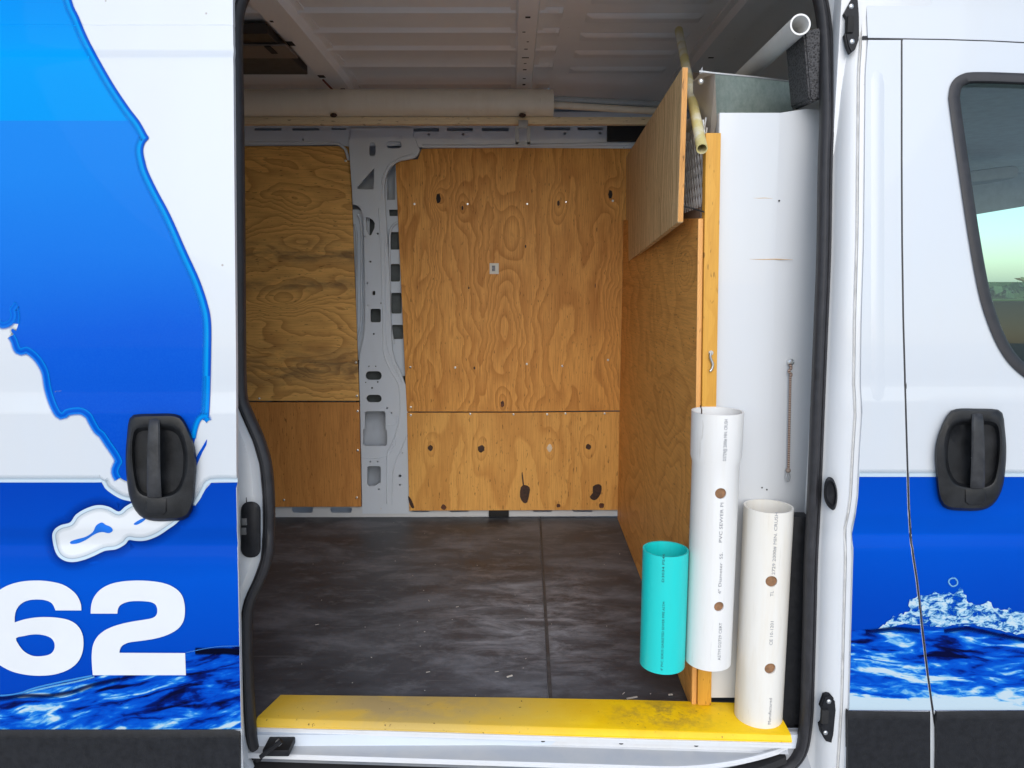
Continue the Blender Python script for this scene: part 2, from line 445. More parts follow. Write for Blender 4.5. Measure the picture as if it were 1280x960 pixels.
# B-pillar skin: from the jamb edge to the front door gap, below the seam
pil = [(xat(RE, y), y) for y in range(50, 1041, 15)]
gapl = [(xat(GAP, y) - 1.1, y) for y in range(1040, 50, -15)]
pillar = sheet('pillar_panel', [pil + [(xat(RE, 1040), 1040)] + gapl + [(1126, 50)]], body, 'paint', van, 0, .014)
# roof side / header above seam
hdr = sheet('roof_side_panel', [[(xat(RE, y), y) for y in range(-140, 48, 10)] + [(1085, 47.2), (1128, 47.8), (1180, 48.6), (1240, 50.5), (1290, 53), (1420, 62), (1560, 80), (1560, -140)]], body, 'paint', van, 0, .014)
# front door with window opening
WIN = [(1188, 135), (1187, 118), (1191, 103), (1202, 94), (1222, 91), (1290, 93), (1460, 100), (1510, 118), (1560, 480), (1340, 490), (1300, 482), (1270, 462), (1251, 438), (1236, 405), (1224, 365), (1212, 300), (1200, 220)]
WINs = [(p.x, p.y) for p in spline([(a_, b_, 0) for a_, b_ in WIN], 5, True)]
fd_out = [(xat(GAP, y) + 1.3, y) for y in range(51, 1041, 15)] + [(xat(GAP, 1040) + 1.3, 1040), (1640, 1040), (1640, 90), (1560, 81), (1420, 63.5), (1290, 54.6), (1240, 52), (1180, 50.1), (1129, 49.4)]
fdoor = sheet('front_door', [fd_out, WINs], body, 'paint', van, 0, .03)
# inside the gap a dark rubber line
gp = [onS(xat(GAP, y), y, body, .0045) for y in range(44, 1041, 12)]
bm = B(); tube(bm, gp, .0045, 6); obj('door_gap_seal', bm, 'rubber', fdoor, 40)
gp = [onS(x, y, body, .0045) for x, y in ((1078, 47.5), (1128, 48.6), (1180, 49.4), (1240, 51.2), (1290, 53.8), (1420, 62.8), (1560, 80.5))]
bm = B(); tube(bm, gp, .0045, 6); obj('roof_gap_seal', bm, 'rubber', fdoor, 40)
# pressed vertical bead beside the pillar edge (shallow emboss)
def emb(x0, x1, y0, y1, h=.0035):
    bm = B(); rows = []
    for t in range(0, 41):
        y = lerp(y0, y1, t / 40); e_ = min(1, min(t, 40 - t) / 2.0); row = []
        for q, hh in ((0, 0), (.25, .5), (.5, 1), (.75, .5), (1, 0)):
            row.append(bm.verts.new(onS(lerp(x0, x1, q), y, body, .0006 - h * hh * e_)))
        rows.append(row)
    for a_, b_ in zip(rows, rows[1:]):
        for k in range(4): bm.faces.new((a_[k], a_[k + 1], b_[k + 1], b_[k]))
    return bm
obj('pressed_bead', emb(1087, 1107, 84, 508), 'paint', pillar, 70)
# --- window: rubber frame, glass
def ring_band(name, L, o0, o1, prof, mat, parent):
    c = Vector((sum(a_ for a_, _ in L) / len(L), sum(b_ for _, b_ in L) / len(L), 0)); N = len(L)
    def off(i, d):
        t = Vector((L[(i + 1) % N][0] - L[i - 1][0], L[(i + 1) % N][1] - L[i - 1][1], 0)).normalized(); nn = Vector((-t.y, t.x, 0))
        return L[i][0] + nn.x * d, L[i][1] + nn.y * d
    lines = []
    for d, yo in ((o0, .004), (o0 + .8, -.004), (lerp(o0, o1, .35), -.006), (lerp(o0, o1, .8), -.004), (o1, .002), (o1 + .5, .02)):
        lines.append([onS(*off(i, d), prof, yo) for i in range(N)])
    return loft(name, lines, mat, parent, 45, True)
sgn = 1
ar = sum(WINs[i][0] * WINs[(i + 1) % len(WINs)][1] - WINs[(i + 1) % len(WINs)][0] * WINs[i][1] for i in range(len(WINs)))
if ar < 0: WINs_o = WINs[::-1]
else: WINs_o = WINs
ring_band('window_seal', WINs_o, -1.5, 13, body, 'rubber', fdoor)
def m_glass(name, tint, refl=.06):
    n = NT(name); t = n.t
    tr = n.node('ShaderNodeBsdfTransparent'); tr.inputs[0].default_value = tint + (1,)
    gl = n.node('ShaderNodeBsdfGlossy'); gl.inputs['Roughness'].default_value = .02; gl.inputs[0].default_value = (.9, 1, .98, 1)
    fr = n.node('ShaderNodeFresnel'); fr.inputs[0].default_value = 1.5
    fac = n.math('ADD', fr.outputs[0], refl)
    mx = n.node('ShaderNodeMixShader'); t.links.new(fac, mx.inputs[0]); t.links.new(tr.outputs[0], mx.inputs[1]); t.links.new(gl.outputs[0], mx.inputs[2])
    t.links.new(mx.outputs[0], n.out.inputs[0]); return n.m
M['glass'] = m_glass('tinted_glass', (.76, .95, .93), .008)
sheet('window_pane', [WINs], lambda z: body(z) + .014, 'glass', fdoor, 0, 0, True)

# --- right jamb (lofted from the skin edge inwards to the seal)
SEALR = [(1000, -60), (1022, -20), (1030, 10), (1034, 45), (1035.5, 90), (1036, 150), (1034, 205), (1032, 320), (1028, 420), (1024, 520), (1020, 620), (1016, 700), (1014.5, 760), (1012, 850), (1010, 900), (1004, 938), (990, 958), (968, 968), (940, 972)]
SEALL = [(940, 972), (640, 972), (380, 970), (335, 966), (320, 950), (312, 925), (309, 890), (306.5, 840), (305.5, 800), (306, 768), (311, 747), (322, 724), (331, 698), (333.5, 660), (333, 620), (329.5, 582), (321, 552), (309, 525), (300, 503), (297.5, 480), (296.5, 420), (295.5, 300), (294, 150), (292.5, 60), (294, 18), (303, -10), (325, -40), (400, -60), (640, -62), (900, -62)]
jl = []
for d, yo in ((0, .0), (0, .004), (-7, .006), (-8, .012), (-10, .012), (-11.5, .007)):
    jl.append([onS(xat(RE, y) + d, y, body, yo) for y in ys])
sr = [(a_, b_) for a_, b_ in SEALR if b_ <= 900] + [(1009, 960), (1008, 1041)]
for t, yo in ((.2, .010), (.45, .017), (.7, .028), (.9, .040), (1.0, .046)):
    jl.append([onS(lerp(xat(RE, y) - 12, xat(sr, y) + 8, t), y, body, yo) for y in ys])
jl.append([onS(xat(sr, y) - 6, y, body, .060) for y in ys])
jamb = loft('door_jamb', jl, 'jamb', van, 35)
bm = B(); tube(bm, [onS(xat(RE, y) - 9, y, body, .0115) for y in range(-60, 1000, 12)], .0032, 6); obj('seam_sealer', bm, 'seam', jamb, 50)
# left jamb (pillar behind the open sliding door)
sl = [(a_, b_) for a_, b_ in SEALL if a_ < 336 and b_ > -11][::-1]
lj = []
for d, yo in ((-190, .0), (-45, .0), (-16, .006), (-9, .020), (-5, .040), (4, .060)):
    lj.append([onS(xat(sl, y) + d, y, body, yo) for y in range(-140, 1041, 10)])
ljamb = loft('door_jamb', lj, 'jamb', van, 40)
# --- rubber door seal
SEC = [(-.013, .058), (-.0135, .042), (-.010, .034), (-.004, .031), (.002, .035), (.004, .042), (.006, .039), (.0105, .041), (.012, .047), (.012, .060), (.009, .062), (-.010, .061)]
def both(side):
    return SEC
sweep('door_seal', SEALR + SEALL[1:], [(-a_ * 1.2, b_) for a_, b_ in SEC], body, 'rubber', van, True, 5)

# --- latch strikers and bumper on the right jamb
def striker(px, yoff, screws, slot):
    bm = B(); P = [onS(a_, b_, body, yoff) for a_, b_ in px]
    f = bm.faces.new([bm.verts.new(p) for p in P]); f.normal_update()
    if f.normal.y > 0: f.normal_flip()
    r = bmesh.ops.extrude_face_region(bm, geom=[f]);
    for g in r['geom']:
        if isinstance(g, bmesh.types.BMVert): g.co.y -= .014
    bmesh.ops.bevel(bm, geom=[e_ for e_ in bm.edges if all(v.co.y < min(p.y for p in P) - .004 for v in e_.verts)], offset=.003, segments=2, affect='EDGES')
    o = obj('striker_plate', bm, 'trim', jamb, 40)
    for (a_, b_) in screws:
        c = onS(a_, b_, body, yoff - .0145); bm = B(); bmesh.ops.create_uvsphere(bm, u_segments=12, v_segments=6, radius=.0062)
        for v in bm.verts: v.co = Vector((v.co.x, v.co.y * .5, v.co.z)) + c
        obj('screw_head', bm, 'steel', jamb, 60)
    bm = B(); a_ = onS(slot[0], slot[1], body, yoff - .0148); b_ = onS(slot[2], slot[3], body, yoff - .0148)
    box(bm, (a_.x, min(a_.y, b_.y) - .004, b_.z), (b_.x, max(a_.y, b_.y) + .004, a_.z), .0015); obj('striker_slot', bm, 'dark', jamb, 40)
striker([(1061, 2), (1068, -4), (1070, 20), (1070.5, 52), (1066, 64), (1060, 69), (1056, 60), (1053, 46), (1056, 41), (1056, 26), (1052, 20)], .006, [(1064, 8), (1065, 52)], (1058, 21, 1066, 41))
striker([(1028, 866), (1035, 864), (1042, 872), (1043, 884), (1040, 915), (1037, 925), (1030, 923), (1024, 913), (1022, 903), (1025, 900), (1027, 888), (1023, 880)], .022, [(1036, 877), (1032, 916)], (1027, 887, 1034, 903))
# oval bumper recess
bm = B(); rings = []
ov = spline([(1032, 600, 0), (1036, 596, 0), (1042, 599, 0), (1046, 610, 0), (1047, 622, 0), (1045, 634, 0), (1041, 638, 0), (1034, 632, 0), (1030, 622, 0), (1030, 608, 0)], 4, True)
cx, cy = 1038.5, 617
for s_, yo in ((1.0, .040), (.98, .013), (.8, .009), (.68, .014), (.6, .017)):
    rings.append([bm.verts.new(onS(cx + (p.x - cx) * s_, cy + (p.y - cy) * s_, body, yo)) for p in ov])
for a_, b_ in zip(rings, rings[1:]):
    for i in range(len(a_)): bm.faces.new((a_[i], a_[(i + 1) % len(a_)], b_[(i + 1) % len(a_)], b_[i]))
bm.faces.new(rings[-1]); obj('rubber_bumper', bm, 'trim', jamb, 40)
# contact plate and small tab on the left jamb
sh = rrect(301, 627, 326, 697, 11, 5)
bm = B(); rings = []
cx, cy = 313, 662
for s_, yo in ((1, .035), (1, -.006), (.86, -.011)):
    rings.append([bm.verts.new(onS(cx + (x - cx) * s_, cy + (y - cy) * s_, body, yo)) for x, y in sh])
for a_, b_ in zip(rings, rings[1:]):
    for i in range(len(a_)): bm.faces.new((a_[i], a_[(i + 1) % len(a_)], b_[(i + 1) % len(a_)], b_[i]))
bm.faces.new(rings[-1]); cp = obj('contact_plate', bm, 'trim', ljamb, 40)
for yy in (646, 657):
    bm = B(); a_ = onS(304, yy, body, 0); b_ = onS(311.5, yy + 8, body, 0); box(bm, (a_.x, -.0125, b_.z), (b_.x, -.004, a_.z), .001); obj('contact_pad', bm, m_plain('contact_pad', (.12, .12, .12), .4), ljamb, 40)
bm = B(); a_ = onS(294, 622, body, 0); b_ = onS(308, 629, body, 0); box(bm, (a_.x, .004, b_.z), (b_.x, .03, a_.z), .001); obj('jamb_tab', bm, 'trim', ljamb, 40)
bm = B(); bmesh.ops.create_uvsphere(bm, u_segments=14, v_segments=8, radius=1)
c = onS(299, 577, body, .012)
for v in bm.verts: v.co = Vector((v.co.x * .011, v.co.y * .006, v.co.z * .0055)) + c
obj('grommet', bm, m_plain('grommet', (.3, .3, .31), .5), ljamb, 60)

# --- sliding door (slid open, standing outboard of the body)
SDE = [(292, -140), (291, 0), (292, 120), (293.5, 300), (295, 450), (295.5, 590), (297, 660), (299, 760), (300.5, 840), (302, 915), (304, 960), (306, 1040)]
sdoor = sheet('sliding_door', [[(xat(SDE, y), y) for y in range(-140, 1041, 15)] + [(306, 1040), (-420, 1040), (-420, -140)]], slid, 'paint', van, 0, .012)
bm = B(); se = [onS(xat(SDE, y) - 14, y, slid, .04) for y in ys]
sf = [onS(xat(SDE, y) - 1, y, slid, .012) for y in ys]; sg = [onS(xat(SDE, y) - 34, y, slid, .05) for y in ys]
loft('door_edge', [sf, se, sg], 'jamb', sdoor, 50)

# --- printed vinyl on the sliding door
MAPE = [(60, -140), (74, -60), (88, 0), (97, 21), (107, 45), (120, 70), (140, 105), (160, 135), (173, 152), (182, 168), (184.5, 172.5), (180, 178), (177.5, 188), (180, 202), (184, 215), (195, 238), (212, 270), (232, 315), (248, 350), (259, 383), (262.5, 405), (262.5, 440), (261.5, 490), (260, 520)]
MAPS = [(258, 528), (256, 522), (250, 526), (246, 537), (244, 548), (240, 565)]
MAPW = [(165, 603), (157, 601), (150.5, 597), (147, 590), (149, 583), (152, 577), (147, 566), (138, 553), (130, 541), (124, 536), (118, 526), (113, 517), (104, 511), (95, 510), (87, 511), (81, 513), (77, 516.5), (72, 510), (67, 498), (63, 484), (60.5, 468), (57, 458), (50, 447), (42, 439), (33, 434), (26, 436), (23.5, 433), (21, 425), (17, 418), (14, 413.5), (16, 411), (20, 414)]
MAPI = [(23, 405), (24, 395), (22, 385), (19, 378), (16.5, 381), (12.5, 387), (14, 394), (11, 401), (3, 404), (0, 400), (-5, 392), (-14, 384), (-30, 376), (-60, 350), (-100, 300), (-160, 240), (-260, 150), (-420, 60)]
def sp(L, n=4): return [(p.x, p.y) for p in spline([(a_, b_, 0) for a_, b_ in L], n)]
mp = sp(MAPE) + MAPS + [(200, 600)] + sp(MAPW, 3) + sp(MAPI, 3) + [(-420, -140)]
dec = sheet('map_print', [mp], slid, 'map', sdoor, -.0008)
A = lambda r, g, b, al=1: srgb(r, g, b) + (al,)
sl_ = lambda z: slid(z)
stroke('map_shadow', MAPW, slid, [(3, A(150, 165, 170, .0)), (-1, A(110, 135, 150, .55)), (-7, A(150, 165, 170, .28)), (-15, A(190, 200, 205, 0))], sdoor, -.0006, 3)
stroke('map_rim', MAPE, slid, [(-1.6, A(0, 70, 190, 0)), (-1.0, A(0, 90, 205, 1)), (1.0, A(0, 110, 225, 1)), (2.6, A(0, 165, 250, 1)), (5.5, A(0, 175, 255, .9)), (10, A(20, 140, 250, 0))][::1], sdoor, -.0016, 4) if False else None
rimE = [(1.6, A(0, 80, 200, 0)), (1.0, A(0, 84, 205, 1)), (-1.5, A(0, 104, 222, 1)), (-3.2, A(0, 172, 252, 1)), (-5.5, A(10, 160, 252, .9)), (-11, A(20, 130, 245, 0))]
stroke('map_rim', MAPE, slid, rimE, sdoor, -.0018, 4)
rimW = [(-1.2, A(0, 150, 245, 0)), (-.6, A(0, 160, 250, 1)), (1.2, A(0, 120, 230, 1)), (4, A(0, 92, 220, 1)), (6.2, A(10, 130, 245, 1)), (9, A(10, 110, 235, 0))]
rimW2 = [(-o, c) for o, c in rimE]
stroke('map_rim', MAPW[2:-3], slid, [(-o if False else o, c) for o, c in [(-1.0, A(0, 140, 240, 0)), (-.4, A(0, 150, 245, 1)), (1.5, A(0, 105, 225, 1)), (4.5, A(0, 88, 215, 1)), (6.5, A(15, 135, 248, 1)), (10, A(10, 110, 235, 0))]], sdoor, -.0018, 3)
stroke('map_rim', MAPI[:10], slid, [(-1.0, A(0, 140, 240, 0)), (-.4, A(0, 130, 240, 1)), (2.0, A(0, 100, 225, 1)), (5, A(15, 130, 245, 1)), (9, A(10, 110, 235, 0))], sdoor, -.0018, 3)
stroke('map_rim', [(262, 470), (261.5, 495), (260, 520)] + MAPS[0:5], slid, [(1.0, A(0, 120, 230, 0)), (.5, A(0, 130, 240, 1)), (-3, A(0, 160, 250, 1)), (-8, A(10, 110, 235, 0))], sdoor, -.0021, 3)
# sliver of coast by the handle
sheet('map_print', [sp([(258.5, 549), (258, 556), (253, 565), (248, 577), (246, 582), (244, 590), (243, 580), (246, 570), (252, 560), (258.5, 549)], 2)[:-1]], slid, 'map', sdoor, -.0008)
# blue band with the white halo of the islands
BT = [(-420, 603), (60, 603), (127, 603)] + sp([(127, 603), (132, 611), (141, 618), (152, 624), (165, 627)])[1:] + [(200, 634), (244, 632)] + sp([(244, 632), (250, 624), (256, 613), (264, 603.5)])[1:] + [(297, 603)]
bpoly = BT + [(xat(SDE, y) - .8, y) for y in range(610, 915, 15)] + [(300.8, 912), (-420, 912)]
sheet('blue_band_print', [bpoly], slid, 'band', sdoor, -.0008)
HAL = [(66, 672), (68, 663), (76, 657), (88, 653.5), (95, 644), (107, 636.5), (122, 632), (136, 634), (148.5, 640), (158, 633), (172, 627), (200, 624), (238, 632), (223, 651), (210, 661), (196, 670), (182, 675), (170, 675.5), (161, 674.5), (156, 680), (145, 686), (131, 688), (118, 694), (104, 699.5), (90, 702), (78, 699), (70, 690)]
sheet('island_halo_print', [[(p.x, p.y) for p in spline([(a_, b_, 0) for a_, b_ in HAL], 4, True)]], slid, 'white_v', sdoor, -.0016)
stroke('halo_rim', HAL, slid, [(.6, A(225, 240, 255, 1)), (-2.6, A(222, 238, 255, 1)), (-4.6, A(190, 205, 222, .3)), (-9, A(215, 222, 226, 0))], sdoor, -.0022, 4, True)
# dark printed shade round the halo on the blue
stroke('halo_shade', HAL, slid, [(0, A(0, 40, 140, .55)), (5, A(0, 50, 160, .3)), (13, A(0, 60, 180, 0))], sdoor, -.0013, 4, True)
stroke('band_rim', [(-420, 603), (-200, 603), (0, 603), (60, 603), (120, 603), (127, 603), (132, 611), (141, 618), (152, 624), (165, 627)], slid, [(0, A(225, 238, 252, 1)), (3, A(222, 236, 252, 1)), (6, A(190, 205, 222, .35)), (10, A(210, 220, 226, 0))], sdoor, -.0014, 4)
stroke('band_rim', [(244, 632), (250, 624), (256, 613), (264, 603.5), (297, 603)], slid, [(0, A(225, 238, 252, 1)), (3, A(222, 236, 252, 1)), (6, A(190, 205, 222, .35)), (10, A(210, 220, 226, 0))], sdoor, -.0014, 4)
for isl in ([(88, 677), (96, 674), (107, 671), (116, 665), (120, 657), (127, 653), (132, 656), (138, 658.5), (141, 663), (136, 666.5), (127, 665), (118, 668), (108, 674.5), (98, 679), (89, 680)], [(167, 655), (173, 650.5), (182, 647), (180, 651), (171, 656)]):
    sheet('island_print', [[(p.x, p.y) for p in spline([(a_, b_, 0) for a_, b_ in isl], 3, True)]], slid, m_plain('island_vinyl', srgb(0, 102, 205), .35, var=.15), sdoor, -.0023)
# water at the foot of the sliding door
WL_ = sp([(-420, 872), (-150, 874), (0, 871), (25, 867.5), (45, 860), (80, 852), (115, 846), (160, 836), (205, 824), (232, 817), (255, 812.5), (276, 809), (299.4, 808)])
sheet('water_print', [WL_ + [(xat(SDE, y) - .8, y) for y in range(820, 912, 15)] + [(300.8, 911.6), (-420, 911.6)]], slid, 'waterl', sdoor, -.0016)
stroke('crest_line', [(-60, 871), (0, 870), (24, 867), (45, 860), (80, 852), (115, 845)], slid, [(-1.5, A(10, 80, 200, 0)), (-.5, A(60, 150, 240, .9)), (1, A(90, 175, 250, .8)), (2, A(20, 100, 220, 0))], sdoor, -.0024)
stroke('crest_line', [(26, 867), (45, 862.5), (70, 857), (95, 852), (118, 846)], slid, [(-1.6, A(120, 200, 250, 0)), (0, A(150, 215, 252, .95)), (1.6, A(60, 150, 240, 0))], sdoor, -.0024)
stroke('crest_line', [(-40, 873), (0, 872.5), (30, 869), (60, 869), (90, 864), (118, 855), (150, 848)], slid, [(-5, A(0, 20, 100, 0)), (-1.5, A(4, 14, 80, .8)), (.5, A(4, 14, 80, .8)), (2.6, A(0, 40, 150, 0))], sdoor, -.0026)
stroke('crest_line', [(244, 812), (262, 812.5), (280, 812), (299, 813)], slid, [(-7, A(3, 8, 40, 0)), (-4.5, A(4, 8, 36, .97)), (1, A(4, 8, 40, .97)), (3.2, A(0, 30, 120, 0))], sdoor, -.0026)
stroke('crest_line', [(232, 816), (255, 811), (276, 808), (299, 807.5)], slid, [(-.8, A(60, 140, 240, 0)), (0, A(90, 160, 245, .8)), (1, A(20, 90, 210, 0))], sdoor, -.0028)
# digits
T = lambda L: [(a_ / 3, 640 + b_ / 3) for a_, b_ in L]
two = sp(T([(340, 381), (342, 350), (352, 320), (375, 292), (410, 272), (455, 261), (515, 257), (575, 260), (625, 270), (660, 288), (682, 312), (692, 345), (693, 385), (685, 415), (665, 440), (630, 460), (585, 474), (530, 483), (485, 489), (460, 500), (450, 515), (448, 528)]), 3) + T([(694, 529), (697, 612)]) + sp(T([(348, 612), (344, 560), (345, 520), (352, 490), (370, 462), (400, 440), (440, 424), (490, 412), (540, 404), (570, 398), (585, 388), (590, 372), (586, 352), (572, 340), (545, 335), (505, 334), (475, 338), (453, 348), (443, 362), (440, 381)]), 3)
six = sp(T([(305, 369), (303, 345), (290, 315), (268, 292), (235, 272), (190, 261), (145, 257), (95, 259), (50, 268), (10, 285), (-25, 312), (-48, 350), (-58, 400), (-60, 445), (-55, 500), (-35, 545), (0, 575), (45, 598), (95, 610), (150, 614), (205, 609), (255, 592), (290, 565), (308, 530), (313, 490), (308, 455), (290, 425), (260, 406), (220, 397), (175, 394), (130, 396), (90, 403), (55, 414)]), 3) + sp(T([(55, 395), (60, 370), (75, 348), (100, 333), (135, 328), (170, 331), (195, 343), (208, 369)]), 3)
hole = [(p.x, p.y) for p in spline([(a_, b_, 0) for a_, b_ in T([(60, 474), (90, 465), (125, 459), (160, 461), (190, 472), (204, 492), (203, 515), (188, 533), (160, 540), (125, 540), (95, 526), (75, 505)])], 3, True)]
sheet('digit_two', [two], slid, 'white_v', sdoor, -.0032)
sheet('digit_six', [six, hole], slid, 'white_v', sdoor, -.0032)
# black rub strip at the foot of each panel
def rub(parent, L, prof, th=.012):
    bm = B(); rows = []
    for x, y0, y1 in L:
        rows.append([bm.verts.new(onS(x, yy, prof, yo)) for yy, yo in ((y0, .002), (y0 + .6, -th * .5), (y0 + 9, -th), (y0 + 12, -th), (lerp(y0, y1, .5), -th), (y1, -th))])
    for a_, b_ in zip(rows, rows[1:]):
        for k in range(5): bm.faces.new((a_[k], a_[k + 1], b_[k + 1], b_[k]))
    for R_ in (rows[0], rows[-1]): 
        z_ = [bm.verts.new(v.co + Vector((0, th + .002, 0))) for v in R_]
        for k in range(5): bm.faces.new((R_[k], R_[k + 1], z_[k + 1], z_[k]))
    return obj('rub_strip', bm, 'trim', parent, 35)
rub(sdoor, [(-420, 912, 1040), (-200, 912, 1040), (0, 912, 1040), (160, 912, 1040), (291, 911.5, 1040), (299, 914, 1040)], slid)
rub(pillar, [(1060, 888, 1040), (1090, 888.5, 1040), (1130, 889, 1040), (1163, 889.5, 1040)], body)
rub(fdoor, [(1171, 889, 1040), (1200, 888.5, 1040), (1280, 888, 1040), (1640, 888, 1040)], body)
# --- print on pillar and front door
def band_r(parent, xl, xr, tag_):
    rows = range(596, 889, 12)
    L = [(xl(y), y) for y in rows] + [(xl(888), 888)]; R = [(xr(888), 888)] + [(xr(y), y) for y in reversed(rows)]
    sheet('blue_band_print', [L + R], body, 'band', parent, -.0008)
    crest = [(1040, 789), (1063, 788), (1082, 787), (1100, 785), (1120, 783), (1150, 786), (1180, 786), (1205, 783), (1222, 785), (1245, 790), (1265, 794), (1285, 797), (1330, 800), (1400, 795), (1500, 802), (1640, 798)]
    cs = sp(crest)
    def clip(L_, lo, hi):
        out = [(x, y) for x, y in L_ if lo(y) < x < hi(y)]
        return out
    c2 = clip(cs, xl, xr); y0 = c2[0][1]; y1 = c2[-1][1]
    wp = [(xl(y0), y0)] + c2 + [(xr(y1), y1)] + [(xr(y), y) for y in range(int(y1) + 6, 888, 12)] + [(xr(887.6), 887.6), (xl(887.6), 887.6)] + [(xl(y), y) for y in range(880, int(y0) + 4, -12)]
    sheet('water_print', [wp], body, 'waterr', parent, -.0016)
    spl = [(1098, 786), (1107, 780), (1113, 773), (1122, 769), (1131, 767), (1137, 760), (1135, 753), (1146, 746), (1158, 743), (1167, 740), (1178, 742), (1190, 741.5), (1197, 740), (1192, 733), (1200, 736), (1207, 746), (1213, 754), (1224, 756), (1235, 752), (1240, 758), (1250, 763), (1262, 761), (1275, 765), (1290, 770), (1310, 776), (1320, 790), (1300, 797), (1283, 794), (1262, 791), (1243, 787), (1222, 783), (1205, 780), (1180, 783), (1150, 783), (1120, 781)]
    ss = [(p.x, p.y) for p in spline([(a_, b_, 0) for a_, b_ in spl], 3, True)]
    rough = []
    rnd = random.Random(3)
    for (x, y) in ss: rough.append((x + rnd.uniform(-1.6, 1.6), y + rnd.uniform(-2.6, 1.4)))
    ss = rough
    bm = B()
    L3 = [(lambda p: Vector((p.x, 0, p.z)))(onS(x, y, body)) for x, y in ss]
    fill2(bm, [L3])
    for (ln, keep) in ((xl, 1), (xr, -1)):                       # trim the splash at the panel gap
        p = onS(ln(740), 740, body); q = onS(ln(800), 800, body); d = (q - p); no = Vector((d.z, 0, -d.x)).normalized()
        if no.x < 0: no = -no
        bmesh.ops.bisect_plane(bm, geom=bm.verts[:] + bm.edges[:] + bm.faces[:], plane_co=(p.x, 0, p.z), plane_no=no, clear_inner=keep > 0, clear_outer=keep < 0)
    for v in bm.verts: v.co.y = body(v.co.z) - .0024
    obj('foam_print', bm, 'foam', parent, 30)
    stroke('band_rim', [(xl(595) + (.2), 595), ((xl(595) + xr(595)) / 2, 595), (xr(595) - .2, 595)], body, [(-1, A(220, 236, 252, 1)), (2.5, A(222, 236, 252, 1)), (5.5, A(190, 205, 222, .35)), (9, A(210, 220, 226, 0))], parent, -.0012)
    m = [(x, y + 1.5) for x, y in crest if xl(y) < x < xr(y)]
    if len(m) > 2: stroke('crest_line', m, body, [(-6, A(2, 6, 60, 0)), (-2, A(3, 10, 80, .75)), (0, A(3, 10, 80, .75)), (2, A(0, 30, 140, 0))], parent, -.003)
band_r(pillar, lambda y: xat(RE, y) + .8, lambda y: xat(GAP, y) - 1.5, 'p')
band_r(fdoor, lambda y: xat(GAP, y) + 1.7, lambda y: 1640, 'd')
stroke('spray_ring', [(1186, 726), (1189, 723), (1194, 723), (1197, 727), (1196, 731), (1191, 733), (1187, 730)], body, [(-1.4, A(150, 215, 252, 0)), (0, A(150, 215, 252, .95)), (1.4, A(60, 150, 240, 0))], fdoor, -.003, 4, True)

# --- door handles
def handle(parent, prof, mp_):
    outer = [(167, 518.5), (193, 517), (219, 517.5), (230, 525), (241, 550), (245.5, 574), (244.5, 600), (241, 634), (232, 648.5), (210, 651.5), (187, 650.5), (172, 642), (162, 622), (158, 595), (157, 568), (159, 541), (161, 526)]
    bowl = [(172, 535), (193, 533), (214, 533.5), (225, 541), (231, 558), (232.5, 578), (229.5, 600), (219, 617), (196, 622), (175, 617), (168, 598), (165, 570), (166, 546)]
    def samp(L, n=64):
        P = spline([(a_, b_, 0) for a_, b_ in L], 12, True); c_ = Vector((200, 580, 0)); out = []
        for i in range(n):
            t = -math.pi + 2 * math.pi * i / n; d = Vector((math.cos(t), math.sin(t), 0))
            out.append(max(P, key=lambda p: (p - c_).normalized().dot(d)))
        return out
    O, I = samp(outer), samp(bowl)
    c_ = Vector((200, 582, 0)); lines = []
    def ringl(P, s_, yo): return [onS(*mp_(c_.x + (p.x - c_.x) * s_, c_.y + (p.y - c_.y) * s_), prof, yo) for p in P]
    for P, s_, yo in ((O, 1.0, .004), (O, 1.0, -.006), (O, .985, -.010), (O, .95, -.0175), (I, 1.07, -.0215), (I, 1.0, -.0195), (I, .965, -.014), (I, .90, -.0052), (I, .6, -.0042), (I, .02, -.004)):
        lines.append(ringl(P, s_, yo))
    loft('handle_bezel', lines, 'handle', parent, 38, True)
    bm = B(); rows = []
    for y, xa, xb, yo in ((522, 189, 197, -.016), (525, 186.5, 199.5, -.024), (535, 185, 200, -.031), (555, 184, 200, -.034), (590, 183.5, 200.5, -.034), (612, 183.5, 201.5, -.031), (621, 184, 202, -.025), (624, 185, 201, -.016)):
        q = []
        for x, dy in ((xa, .012), (xa, .003), (xa + 2.5, 0), (xb - 2.5, 0), (xb, .003), (xb, .012)): q.append(bm.verts.new(onS(*mp_(x, y), prof, yo + dy)))
        rows.append(q)
    for a_, b_ in zip(rows, rows[1:]):
        for k in range(5): bm.faces.new((a_[k], a_[k + 1], b_[k + 1], b_[k]))
        bm.faces.new((a_[5], a_[0], b_[0], b_[5]))
    obj('handle_grip', bm, m_grip, parent, 45)
    bm = B(); ra = []
    for s_, yo in ((1, -.015), (.96, -.0225), (.9, -.023)):
        ra.append([bm.verts.new(onS(*mp_(195.5 + (x - 195.5) * s_, 633 + (y - 633) * s_), prof, yo)) for x, y in ((183, 623), (208, 623), (207.5, 640), (203, 644), (188, 644), (182, 638))])
    for a_, b_ in zip(ra, ra[1:]):
        for i in range(6): bm.faces.new((a_[i], a_[(i + 1) % 6], b_[(i + 1) % 6], b_[i]))
    bm.faces.new(ra[-1]); obj('lock_cover', bm, 'handle', parent, 40)
m_grip = m_plain('grip_plastic', (.026, .027, .030), .5, var=.45, scale=45, bump=.3)
handle(sdoor, slid, lambda x, y: (x, y))
handle(fdoor, body, lambda x, y: (1258 - (x - 157) * 1.01, y * .95 + 19.5))

